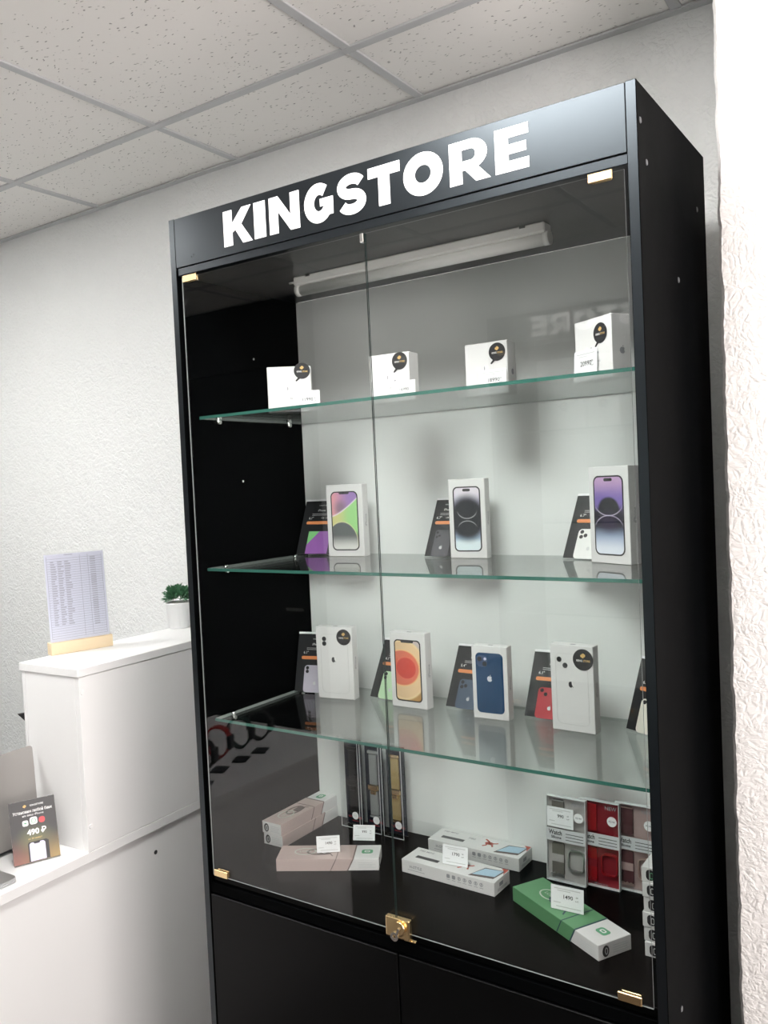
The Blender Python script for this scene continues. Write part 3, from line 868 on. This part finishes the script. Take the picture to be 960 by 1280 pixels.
# ================================================================== WATCH STRAPS IN TALL CLEAR BOXES
def strap_box(loc, label, strap, buckle, top_bar):
    r = empty('watch_strap_box', loc, 0, label, 'watch strap box', 'watch straps in tall clear boxes')
    w, d, h = .0595, .024, .228
    t_ = .0012
    bm = B()
    box(bm, 0, w, 0, t_, 0, h); box(bm, 0, t_, t_, d, 0, h); box(bm, w - t_, w, t_, d, 0, h); box(bm, t_, w - t_, t_, d, h - t_, h); box(bm, t_, w - t_, t_, d, 0, t_)
    mk('clear_case', bm, ACRYL, r)
    bm = B()
    E_ = .0014
    for a in (rect(0, E_, 0, h), rect(w - E_, w, 0, h), rect(0, w, 0, E_), rect(0, w, h - E_, h)): prism(bm, a, FRONT, 0, .0004)
    mk('case_edge', bm, mat('acrylic_edge', (0.74, 0.77, 0.78), .2), r)
    mk('backing_card', bx(.003, w - .003, d - .004, d - .002, .003, h - .004), NAVY, r)
    cx = w * .50
    bm = B()
    for i in range(22):                      # woven links of the upper and lower strap
        for z0, z1, ww in ((.118, .195, .0225), (.040, .100, .0235)):
            za = z0 + (z1 - z0) * i / 22
            box(bm, cx - ww / 2, cx + ww / 2, d - .0095, d - .0045, za, za + (z1 - z0) / 22 * .9)
    mk('strap', bm, strap, r)
    bm = bx(cx - .0165, cx + .0165, d - .0125, d - .005, .103, .117, bev=.002)
    box(bm, cx - .008, cx + .008, d - .014, d - .005, .093, .104, bev=.0015)
    mk('buckle', bm, buckle, r)
    bm = bx(cx - .015, cx + .015, d - .011, d - .0045, .197, .204, bev=.001)
    mk('lug', bm, buckle if top_bar else strap, r)
    bm = bx(cx - .014, cx + .014, d - .011, d - .0045, .033, .038, bev=.001)
    mk('lug', bm, buckle if top_bar else strap, r)
    bm = B(); text(bm, 'WATCH BAND', .008, cx, .020, FRONT, -d + .0045, .01, width=.042); text(bm, 'stainless', .006, cx, .011, FRONT, -d + .0045)
    mk('lettering', bm, REDINK, r)
    bm = prism(B(), circ(w * .76, .034, .0098, 22), FRONT, .0004, .0009)
    s_ = mk('round_sticker', bm, PAPER, r)
    bm = B(); text(bm, '42mm', .0045, w * .76, .034, FRONT, .0011); mk('lettering', bm, PALEINK, s_)
STB = mat('strap_black', (0.010, 0.010, 0.012), .35, .3); STS = mat('strap_silver', (0.40, 0.42, 0.42), .4, .35); STG = mat('strap_gold', (0.58, 0.43, 0.19), .35, .4)
strap_box((.126, .368, H), 'clear box with a black watch strap, leftmost of three', STB, STB, False)
strap_box((.192, .367, H), 'clear box with a silver mesh watch strap, middle of three', STS, GOLD, False)
strap_box((.259, .366, H), 'clear box with a gold mesh watch strap, rightmost of three', STG, GOLD, True)

# ================================================================== LONG BOXES
def long_box(loc, yaw, L, w, h, label, col, band, group):
    r = empty('long_box', loc, yaw, label, 'box', group)
    mk('carton', bx(0, L, 0, w, 0, h, bev=.0008), CARD, r)
    e = .0004
    bm = B()
    s0, s1 = L * .70, L * .76        # slanted end of the printed wrap
    prism(bm, [(0, 0), (s0, 0), (s1, h), (0, h)], FRONT, 0, e)
    prism(bm, [(0, 0), (s1, 0), (s1, w), (0, w)], TOP, h, h + e)
    prism(bm, [(0, 0), (s0, 0), (s1, h), (0, h)], lambda u, v, q: (u, w + q, v), 0, e)
    if group[0] == 'g': prism(bm, [(0, 0), (w, 0), (w, h), (0, h)], lambda u, v, q: (-q, u, v), 0, e)
    mk('printed_wrap', bm, col, r)
    bm = B()
    for a, b in ((s0 - .003, .003), (s0 - .042, .002)):
        prism(bm, [(a, 0), (a + b, 0), (a + b + s1 - s0, h), (a + s1 - s0, h)], FRONT, e, 2 * e)
        prism(bm, rect(a + s1 - s0, a + b + s1 - s0, 0, w), TOP, h + e, h + 2 * e)
    mk('wrap_stripe', bm, band, r)
    bm = B()     # drawing on the lid: loop of a strap with a watch face
    ring(bm, circ(L * .40, w * .52, .030, 24, .017), circ(L * .40, w * .52, .025, 24, .012), TOP, h + e, h + 2 * e)
    prism(bm, rrect(L * .45, w * .44, .030, .020, .006, 3), TOP, h + e, h + 2 * e)
    prism(bm, [(L * .50, w * .40), (L * .54, w * .20), (L * .55, w * .22), (L * .51, w * .44)], TOP, h + e, h + 2 * e)
    mk('lid_drawing', bm, band, r)
    bm = ring(B(), circ(L * .26, w * .55, .026, 22, .018), circ(L * .26, w * .55, .023, 22, .015), TOP, h + e, h + 2 * e)
    text(bm, 'LOBE', .012, L * .26, w * .55, TOP, h + 2 * e, .01, ang=PI / 2 * 0)
    mk('lid_lettering', bm, mat('pale_wrap_print', (0.58, 0.62, 0.56), .5), r)
    bm = prism(B(), rrect(L * .875, w * .52, .026, .020, .006, 4), TOP, h, h + e)
    b_ = mk('lid_badge', bm, GREENINK, r)
    bm = ring(B(), rrect(L * .875, w * .52, .013, .009, .003, 3), rrect(L * .875, w * .52, .009, .005, .002, 3), TOP, h + e, h + 2 * e); mk('badge_mark', bm, WHITEINK, b_)
    for k, fe in enumerate((lambda u, v, q: (L + q, u, v), lambda u, v, q: (-q, w - u, v))):
        bm = prism(B(), circ(w * .22, h * .5, .0078, 18, .0105), fe, e, 2 * e)
        end = mk('end_picture', bm, INK, r)
        bm = ring(B(), circ(w * .22 + .001, h * .5, .0035, 14, .0065), circ(w * .22 + .001, h * .5, .0022, 14, .005), fe, 2 * e, 3 * e)
        mk('end_picture_mark', bm, PALEINK, end)
        bm = B()
        for q in range(4): prism(bm, rect(w * .44, w * (.92 - .05 * (q % 2)), h * (.24 + .15 * q), h * (.29 + .15 * q)), fe, e, 2 * e)
        mk('end_print', bm, PALEINK, r)
    bm = B()
    for q in range(4): prism(bm, rect(L * .80, L * (.97 - .03 * (q % 2)), h * (.25 + .14 * q), h * (.27 + .14 * q)), FRONT, e, 2 * e)
    mk('side_print', bm, PALEINK, r)
    return r
PINK = mat('dusty_pink_print', (0.50, 0.40, 0.375), .45); PINKD = mat('dark_taupe_print', (0.17, 0.13, 0.12), .45)
GRN = mat('green_print', (0.115, 0.30, 0.14), .42); GRND = mat('dark_blue_print', (0.02, 0.05, 0.09), .45)
gp = 'long dusty pink strap boxes'
long_box((.080, .188, H), 90, .224, .060, .0285, 'dusty pink long box, lower of the stacked pair by the side wall', PINK, PINKD, gp)
long_box((.0785, .186, H + .0290), 90, .226, .060, .0285, 'dusty pink long box on top of the stacked pair', PINK, PINKD, gp)
long_box((.149, .086, H), 29.2, .237, .074, .0270, 'dusty pink long box lying alone in front of the stacked pair', PINK, PINKD, gp)
long_box((.681, .222, H), -29.4, .264, .078, .0290, 'green and white long box lying diagonally on the cabinet floor', GRN, GRND, 'green long box')

def holder_box(loc, yaw, label):
    L, w, h = .236, .070, .030
    r = empty('gadget_box', loc, yaw, label, 'box', 'white gadget boxes printed with a phone')
    mk('carton', bx(0, L, 0, w, 0, h, bev=.0008), CARD, r)
    e = .0004
    bm = B(); prism(bm, rect(L * .10, L * .35, w * .30, w * .46), TOP, h, h + e)
    mk('dark_bar', bm, mat('bar_grey', (0.07, 0.07, 0.075), .4), r)
    bm = B()
    text(bm, 'P80 MINI', .010, L * .14, w * .80, TOP, h + e, .01); text(bm, 'P80', .012, L * .40, w * .66, TOP, h + e, .01)
    text(bm, 'H-STYLE', .009, L * .16, h * .55, FRONT, e, .02); prism(bm, rect(L * .07, L * .26, h * .30, h * .33), FRONT, 0, e)
    for k in range(7):
        c_ = L * (.52 + .058 * k)
        if k < 2: prism(bm, rrect(c_, h * .62, .0085, .0085, .002, 2), FRONT, 0, e)
        else: ring(bm, circ(c_, h * .62, .0042, 12), circ(c_, h * .62, .0030, 12), FRONT, 0, e); prism(bm, rect(c_ - .001, c_ + .001, h * .55, h * .70), FRONT, 0, e)
        prism(bm, rect(c_ - .0045, c_ + .0045, h * .36, h * .39), FRONT, 0, e)
    prism(bm, rect(w * .32, w * .55, h * .45, h * .72), lambda u, v, q: (L + q, u, v), 0, e)
    for k in range(3): prism(bm, rect(w * .20, w * .80, h * (.18 + .07 * k), h * (.20 + .07 * k)), lambda u, v, q: (L + q, u, v), 0, e)
    mk('lettering', bm, GREYINK, r)
    bm = B()     # red racer figure
    prism(bm, circ(L * .60, w * .60, .011, 10, .007), TOP, h, h + e)
    for x1_, y1_, x2_, y2_ in ((.60, .60, .53, .85), (.60, .60, .66, .40), (.62, .62, .68, .72), (.58, .55, .56, .34)):
        stroke_prism(bm, [(L * x1_, w * y1_), (L * (x1_ + x2_) / 2 + .004, w * (y1_ + y2_) / 2), (L * x2_, w * y2_)], .004, TOP, h, h + e)
    prism(bm, [(L * .93, w * .97), (L * .995, w * .97), (L * .995, w * .60), (L * .975, w * .80)], TOP, h, h + e)
    mk('red_figure', bm, mat('red_print', (0.48, 0.08, 0.05), .45), r)
    sk = [(L * .74, w * .20), (L * .95, w * .34), (L * .97, w * .80), (L * .80, w * .70)]
    p_ = mk('phone_picture', prism(B(), [(L * .72, w * .08), (L * .955, w * .22), (L * .985, w * .84), (L * .79, w * .76)], TOP, h, h + e), mat('phone_case_print', (0.10, 0.07, 0.07), .35), r)
    mk('phone_screen', prism(B(), sk, TOP, h + e, h + 2 * e), mat('pale_blue_screen_print', (0.40, 0.58, 0.72), .3), p_)
    return r
holder_box((.405, .222, H), -1.5, 'white gadget box printed with a phone, nearer the glass doors')
holder_box((.402, .343, H), 0.3, 'white gadget box printed with a phone, against the back panel')

# ================================================================== SILICONE STRAP PACKS
def silicone_pack(loc, yaw, label, col, dark, frame, tilt=4.0):
    r = empty('watch_strap_pack', loc, yaw, label, 'watch strap pack', 'flat clear packs of silicone watch straps')
    w, h, d = .089, .182, .012
    a = math.radians(tilt); ca, sa = math.cos(a), math.sin(a)
    f = lambda u, v, q: (u, v * sa - q * ca + d * 0, v * ca + q * sa + d * sa)
    bm = B()
    prism(bm, rect(0, w, 0, h), f, -.0008, 0)
    mk('clear_front', bm, ACRYL, r)
    bm = B()
    E_ = .0014
    for q in (rect(0, E_, 0, h), rect(w - E_, w, 0, h), rect(0, w, 0, E_), rect(0, w, h - E_, h)): prism(bm, q, f, -d, .0004)
    mk('case_edge', bm, mat('acrylic_edge'), r)
    mk('tray', prism(B(), rect(.0015, w - .0015, .0015, h - .0015), f, -d, -.0085), col, r)
    s1_ = mk('strap', prism(B(), rrect(w * .28, h * .80, .027, h * .32, .004, 3), f, -.0085, -.004), dark, r)
    mk('strap', prism(B(), rrect(w * .28, h * .26, .027, h * .38, .004, 3), f, -.0085, -.004), dark, r)
    bm = prism(B(), rect(w * .28 - .0135, w * .28 + .0135, h * .26 - .006, h * .26 + .010), f, -.004, -.0025)
    mk('strap_loop', bm, col, r)
    mk('lug', prism(B(), [(w * .10, h * .055), (w * .43, h * .055), (w * .43, h * .075), (w * .37, h * .095), (w * .33, h * .08), (w * .28, h * .095), (w * .23, h * .08), (w * .18, h * .095), (w * .10, h * .075)], f, -.006, -.0025), frame, r)
    mk('lug', prism(B(), rect(w * .12, w * .44, h * .945, h * .957), f, -.006, -.0025), frame, r)
    mk('watch_frame', ring(B(), rrect(w * .74, h * .27, .036, .046, .010, 5), rrect(w * .74, h * .27, .031, .041, .008, 5), f, -.0085, -.002), frame, r)
    b_ = mk('paper_band', prism(B(), rect(-.0004, w + .0004, h * .475, h * .625), f, .0005, .0008), mat('band_grey', (0.62, 0.64, 0.66), .5), r)
    bm = B(); text(bm, 'Watch', .0135, w * .24, h * .575, f, .001, .025, width=w * .34); text(bm, 'Silicone', .008, w * .26, h * .52, f, .001, .03, width=w * .26)
    for k in range(3): prism(bm, rect(w * .50, w * .95, h * (.505 + .035 * k), h * (.512 + .035 * k)), f, .0009, .001)
    mk('lettering', bm, INK, b_)
    bm = B(); text(bm, 'NEW', .011, w * .80, h * .935, f, .0005, .01); text(bm, 'silicone strap', .0055, w * .55, h * .045, f, .0005)
    mk('front_lettering', bm, GREYINK, r)
    s_ = mk('round_sticker', prism(B(), circ(w * .83, h * .79, .0105, 22), f, .0005, .0009), PAPER, r)
    bm = B(); text(bm, '42/44', .006, w * .83, h * .79, f, .0011, .01); mk('lettering', bm, GREYINK, s_)
    return r
silicone_pack((.704, .343, H), 0, 'clear pack with a grey silicone watch strap, front of three', mat('tray_grey', (0.45, 0.43, 0.42), .4), mat('strap_taupe', (0.17, 0.16, 0.14), .45), SILVER)
silicone_pack((.772, .359, H), 0, 'clear pack with a red silicone watch strap, middle of three', mat('tray_red', (0.24, 0.012, 0.022), .4), mat('strap_red', (0.33, 0.006, 0.010), .4), mat('red_metal', (0.45, 0.02, 0.03), .3, .5), tilt=3.5)
silicone_pack((.846, .374, H), 0, 'clear pack with a pink silicone watch strap, rearmost of three', mat('tray_pink', (0.46, 0.33, 0.32), .4), mat('strap_plum', (0.10, 0.035, 0.04), .45), mat('rose_metal', (0.75, 0.55, 0.50), .3, .8), tilt=3.0)

# ================================================================== STACK OF SMALL BOXES at the right frame
words = ['lowest', 'second from the bottom', 'third from the bottom', 'fourth from the bottom', 'fifth from the bottom', 'topmost']
for k in range(6):
    r = empty('small_box', (.977 - .0012 * (k % 3), .152 + .002 * (k % 2), H + .0275 * k), 0, 'small white box at the right frame, %s in the stack' % words[k], 'box', 'small white boxes stacked at the right frame')
    mk('carton', bx(0, .060, 0, .205, 0, .0268, bev=.0008), CARD, r)
    e_ = mk('end_picture', prism(B(), rrect(.0160, .0134, .0150, .0195, .0065, 4), FRONT, .0001, .0005), INK, r)
    mk('end_picture_mark', ring(B(), rrect(.0185, .0125, .006, .012, .0025, 3), rrect(.0185, .0125, .004, .009, .0015, 3), FRONT, .0005, .0008), [PALEINK, GREENINK, PALEINK, PALEINK, SCRED, REDINK][(k * 5) % 6] if k in (0, 5) else PALEINK, e_)
    bm = B()
    for q in range(4): prism(bm, rect(.032, .050, .006 + .004 * q, .0072 + .004 * q), FRONT, .0001, .0004)
    mk('end_print', bm, PALEINK, r)

# price tags on the cabinet floor
gtag = 'price tags on the cabinet floor'
price_tag((.236, .171, H + .0278), 36, .054, .038, '1490', 'white price tag 1490 standing on the single pink long box', 4, gtag)
price_tag((.232, .316, H), 24, .055, .036, '990', 'white price tag 990 leaning before the clear strap boxes', 20, gtag)
price_tag((.530, .246, H + .0305), 6, .060, .042, '1790', 'white price tag 1790 standing on the front gadget box', 8, gtag)
price_tag((.818, .178, H + .0300), 3, .066, .046, '1490', 'white price tag 1490 standing on the green long box', 6, gtag)
o = price_tag((.7375, .3475, H + .1175), 0, .060, .043, '990', 'white price label 990 stuck on the grey strap pack', 4.0, gtag, stand=False)

# ================================================================== RECEPTION DESK
DZ = H - 0.035; BT = H + 0.4415
desk = empty('reception_desk', (-0.406, -0.0115, 0), 2.0, 'white reception desk with a raised counter unit beside the cabinet', 'desk')
YE = 0.60
mk('worktop', bx(-.70, 0, -1.06, YE, DZ - .027, DZ, bev=.0015), WHITE, desk)
mk('front_panel', bx(-.030, -.012, -1.04, YE, 0.0, DZ - .028), WHITE, desk)
mk('end_panel', bx(-.69, -.031, -1.04, -1.022, 0, DZ - .028), WHITE, desk)
mk('raised_side_panel', bx(-.018, 0, 0.0, YE, DZ + .0005, BT - .0225, bev=.001), WHITE, desk)
mk('raised_end_panel', bx(-.223, -.0185, 0.0, .018, DZ + .0005, BT - .0225, bev=.001), WHITE, desk)
mk('raised_back_panel', bx(-.233, -.2235, 0.0, YE, DZ + .0005, BT - .0225), WHITE, desk)
mk('raised_top', bx(-.239, .003, -.004, YE, BT - .022, BT, bev=.0015), WHITE, desk)
capw = mat('cap_white', (0.86, 0.86, 0.86), .35)
for yy, zz in ((.009, .3789), (.012, .0296)):
    mk('screw_cap', cyl(B(), (0, yy, H + zz), .0065, .0055, 0, .0015, 16, 'X'), capw, desk)
for yy, zz in ((-0.62, -.05), (-0.95, -.05)):
    mk('screw_cap', cyl(B(), (-.0, yy, H + zz), .0075, .006, 0, .002, 14, 'X'), capw, desk)
mk('cable_hole', cyl(B(), (-.012, .232, H - .128), .006, .006, 0, .0006, 16, 'X'), INK, desk)

# sheet in a wooden block on the raised counter
a, b = (-.6470, .0740), (-.6020, .2457)
yw = math.degrees(math.atan2(b[1] - a[1], b[0] - a[0]))
r = empty('sheet_stand', (a[0] - .0, a[1], BT), yw, 'clear sheet of printed price table in a pale wooden block', 'sheet holder')
w_ = .179
bm = bx(0, w_, -.012, .018, 0, .034, bev=.0012)
mk('wooden_block', bm, WOOD, r)
tl = math.radians(4)
f = lambda u, v, q: (u, v * math.sin(tl) - q, .030 + v * math.cos(tl))
mk('paper_sheet', prism(B(), rect(.004, w_ - .004, 0, .250), f, -.0004, .0004), mat('table_paper', (0.70, 0.71, 0.83), .35), r)
bm = B()
for k in range(34): prism(bm, rect(.010, w_ - .010, .012 + .0068 * k, .0125 + .0068 * k + .0003), f, .0004, .0006)
for uu in (.010, .105, .128, w_ - .010): prism(bm, rect(uu - .0004, uu + .0004, .012, .244), f, .0004, .0006)
mk('table_rules', bm, mat('rule_ink', (0.36, 0.36, 0.44), .5), r)
bm = B(); random.seed(7)
for k in range(27):
    for uu, l in ((.020, .016), (.040, .016), (.060, .018)):
        l2 = l * random.uniform(.55, 1.1)
        prism(bm, rect(uu, uu + l2, .049 + .0068 * k, .0525 + .0068 * k), f, .0004, .0006)
prism(bm, rect(.060, .085, .2455, .248), f, .0004, .0006)
for k in range(32): prism(bm, rect(.134, .150, .040 + .0062 * k, .0435 + .0062 * k), f, .0004, .0006)
mk('table_text', bm, mat('table_text_ink', (0.47, 0.47, 0.56), .5), r)
mk('acrylic_cover', prism(B(), rect(.002, w_ - .002, 0, .254), f, .0012, .0026), ACRYL, r)

# small plant in a white pot
pr = empty('potted_plant', (-.640, .545, BT), 0, 'small green plant in a white pot behind the black cabinet', 'plant')
bm = B(); prof = ((.030, 0), (.0335, .005), (.040, .078), (.042, .080), (.042, .084), (.0385, .084), (.037, .074))
rows = []
for rr_, zz in prof: rows.append([bm.verts.new((rr_ * math.cos(2 * PI * k / 28), rr_ * math.sin(2 * PI * k / 28), zz)) for k in range(28)])
for q in range(len(rows) - 1):
    for k in range(28): bm.faces.new((rows[q][k], rows[q][(k + 1) % 28], rows[q + 1][(k + 1) % 28], rows[q + 1][k]))
bm.faces.new(rows[0])
mk('pot', bm, mat('pot_white', (0.86, 0.87, 0.87), .4), pr, smooth=True)
mk('soil', cyl(B(), (0, 0, .070), .036, .036, 0, .004, 24), SOIL, pr)
bm = B(); random.seed(11)
for k in range(520):
    az, el = random.uniform(0, 2 * PI), random.uniform(-.25, 1.5)
    ln = random.uniform(.016, .024)
    dr = Vector((math.cos(az) * math.cos(el), math.sin(az) * math.cos(el), math.sin(el)))
    p0 = Vector((0, 0, .096)) + Vector((dr.x * .040, dr.y * .040, dr.z * .030)) * random.uniform(.3, 1.0)
    dr = (dr + Vector((random.uniform(-.5, .5), random.uniform(-.5, .5), random.uniform(.0, .7)))).normalized()
    p1 = p0 + dr * ln
    sd = dr.cross(Vector((random.uniform(-1, 1), random.uniform(-1, 1), 1))).normalized() * random.uniform(.0022, .0042)
    m_ = p0.lerp(p1, .6) + Vector((0, 0, .003))
    v4 = [bm.verts.new(q) for q in (p0, m_ + sd, p1, m_ - sd)]
    bm.faces.new(v4)
tag(mk('foliage', bm, LEAF, pr, recalc=False), kind='stuff')

# laptop standing open on the desk, lid back to the aisle
lp = empty('laptop', (-.590, -.030, DZ), 92, 'open grey laptop on the desk, lid turned to the aisle', 'laptop')
# local x -> towards -? : yaw 92 puts local +x along +Y; lid spans local x -0.345..0
lt = math.radians(-3)
f = lambda u, v, q: (u, v * math.sin(lt) * -1 - q, .012 + v * math.cos(lt))
mk('lid', prism(B(), rrect(-.172, .125, .345, .245, .008, 4), f, 0, .006), LAPGREY, lp)
mk('keyboard_base', bx(-.345, 0, .012, .236, .001, .013, bev=.003), LAPGREY, lp)
mk('hinge', cyl(B(), (-.172, .006, .008), .005, .005, -.15, .15, 12, 'X'), PLASTICB, lp)
mk('screen', prism(B(), rect(-.335, -.010, .015, .240), f, -.0008, 0), INK, lp)

# promo card at the desk edge
ca_ = card = empty('promo_stand', (-.500, -.160, DZ), 66, 'black promotional card priced 490 at the edge of the desk', 'card stand')
w_, L_ = .110, .152
a = math.radians(17); cs, sn = math.cos(a), math.sin(a)
f = lambda u, v, q: (u, v * sn - q * cs, .002 + v * cs + q * sn)
bm = B(); prism(bm, rect(-.001, w_ + .001, 0, L_ + .001), f, -.0035, -.0015); prism(bm, rect(0, w_, 0, .05), TOP, 0, .0016)
mk('acrylic_holder', bm, ACRYL, card)
PROMO = mat('promo_print', (0.03, 0.03, 0.03), .4); t = NT(PROMO); v, x, y, z = t.xyz('Object')
c = t.mix(t.smooth(.075, .0, z), (0.022, 0.022, 0.024), t.mix(t.smooth(.0, .11, x), (0.20, 0.07, 0.05), (0.28, 0.19, 0.06)))
c = t.mix(t.mul(t.sub(1.0, t.smooth(.0, .06, t.dist(x, z, .055, .055, 1.0, .7))), .55), c, (0.20, 0.22, 0.09))
t.l.new(c, t.b.inputs['Base Color'])
mk('card', prism(B(), rect(0, w_, .001, L_), f, -.0014, 0), PROMO, card)
bm = B()
text(bm, 'Установим любой банк', .0105, w_ * .5, L_ * .815, f, .0004, .015, width=w_ * .86)
text(bm, 'на ваш iPhone', .0075, w_ * .5, L_ * .755, f, .0004, width=w_ * .46)
text(bm, '490', .019, w_ * .47, L_ * .475, f, .0004, .04); text(bm, '₽', .019, w_ * .70, L_ * .475, f, .0004, .03)
text(bm, 'KINGSTORE', .006, w_ * .60, L_ * .905, f, .0004, .01)
mk('lettering', bm, WHITEINK, card)
bm = B(); prism(bm, rrect(w_ * .32, L_ * .635, .014, .014, .004, 4), f, .0003, .0006); prism(bm, rrect(w_ * .5, L_ * .655, .018, .018, .005, 4), f, .0003, .0006)
ic = mk('app_icon', bm, WHITEINK, card)
bm = ring(B(), circ(w_ * .5, L_ * .655, .006, 14), circ(w_ * .5, L_ * .655, .0045, 14), f, .0006, .0008); prism(bm, circ(w_ * .32, L_ * .635, .0035, 8, .002), f, .0006, .0008)
mk('icon_mark', bm, GREENINK, ic)
mk('app_icon', prism(B(), rrect(w_ * .68, L_ * .645, .015, .015, .006, 4), f, .0003, .0006), mat('icon_red', (0.55, 0.05, 0.06), .4), card)
bm = B(); crest(bm, w_ * .34, L_ * .905, .0045, f, .0003); text(bm, 'от 30 минут', .006, w_ * .5, L_ * .375, f, .0004)
mk('gold_crest', bm, GOLDINK, card)
pp = mk('phone_picture', prism(B(), [(w_ * .33, .002), (w_ * .78, .002), (w_ * .78, L_ * .30), (w_ * .73, L_ * .325), (w_ * .36, L_ * .325), (w_ * .33, L_ * .30)], f, .0003, .0006), INK, card)
mk('phone_screen', prism(B(), [(w_ * .36, .003), (w_ * .70, .003), (w_ * .70, L_ * .285), (w_ * .66, L_ * .31), (w_ * .60, L_ * .31), (w_ * .58, L_ * .285), (w_ * .47, L_ * .285), (w_ * .45, L_ * .31), (w_ * .39, L_ * .31), (w_ * .36, L_ * .285)], f, .0006, .0008), mat('promo_screen', (0.62, 0.60, 0.85), .3), pp)

# closed silver tablet lying near the desk edge
tb = empty('closed_tablet', (-.487, -.300, DZ), 2, 'closed silver device lying at the near edge of the desk', 'tablet')
bm = prism(B(), rrect(0, 0, .130, .200, .014, 5), TOP, .001, .006); mk('lower_shell', bm, SILVER, tb)
bm = prism(B(), rrect(0, 0, .130, .200, .014, 5), TOP, .0066, .011); mk('upper_shell', bm, SILVER, tb)

# black device whose corner pokes out behind the raised counter
bd = empty('black_device', (-.760, .060, DZ), 66, 'black device corner poking out behind the raised counter unit', 'device')
bm = B(); prism(bm, [(.045, 0), (.10, 0), (.10, .304), (-.020, .304), (-.004, .284), (.045, .24)], FRONT, -.012, .0)
mk('body', bm, PLASTICB, bd)
mk('foot', bx(.03, .11, -.03, .03, 0, .008, bev=.002), PLASTICB, bd)

# watches on stands further along the desk (seen mirrored in the left glass door)
def watch(loc, yaw, label, col):
    r = empty('watch_on_stand', loc, yaw, label, 'watch', 'watches on stands along the desk')
    mk('stand_base', bx(-.024, .024, -.030, .030, .0005, .006, bev=.001), mat('stand_dark', (0.03, 0.035, 0.04), .4), r)
    bm = B(); box(bm, -.004, .004, -.004, .004, .006, .050); mk('stand_post', bm, ACRYL, r)
    P = []
    for k in range(36):
        a = 2 * PI * k / 36
        P.append((.040 * math.cos(a) * (1 + .15 * math.sin(a)), .095 + .050 * math.sin(a)))
    bm = B(); stroke_prism(bm, P, .006, lambda u, v, q: (u, q, v), -.014, .014, closed=True)
    mk('strap', bm, col, r, smooth=False)
    mk('watch_case', bx(.034, .050, -.020, .020, .074, .118, bev=.004, seg=2), PLASTICB, r)
for (x_, y_), lb, col in (((-.569, -.812), 'black watch on a stand, farthest along the white desk', PLASTICB), ((-.564, -.711), 'dark green watch on a stand between the black and red ones', mat('strap_green', (0.015, 0.05, 0.04), .45)),
                          ((-.555, -.601), 'red watch on a stand on the white desk', mat('strap_bright_red', (0.42, 0.02, 0.02), .4)), ((-.500, -.475), 'black watch on a stand, nearest the laptop', PLASTICB)):
    watch((x_, y_, DZ), -25, lb, col)
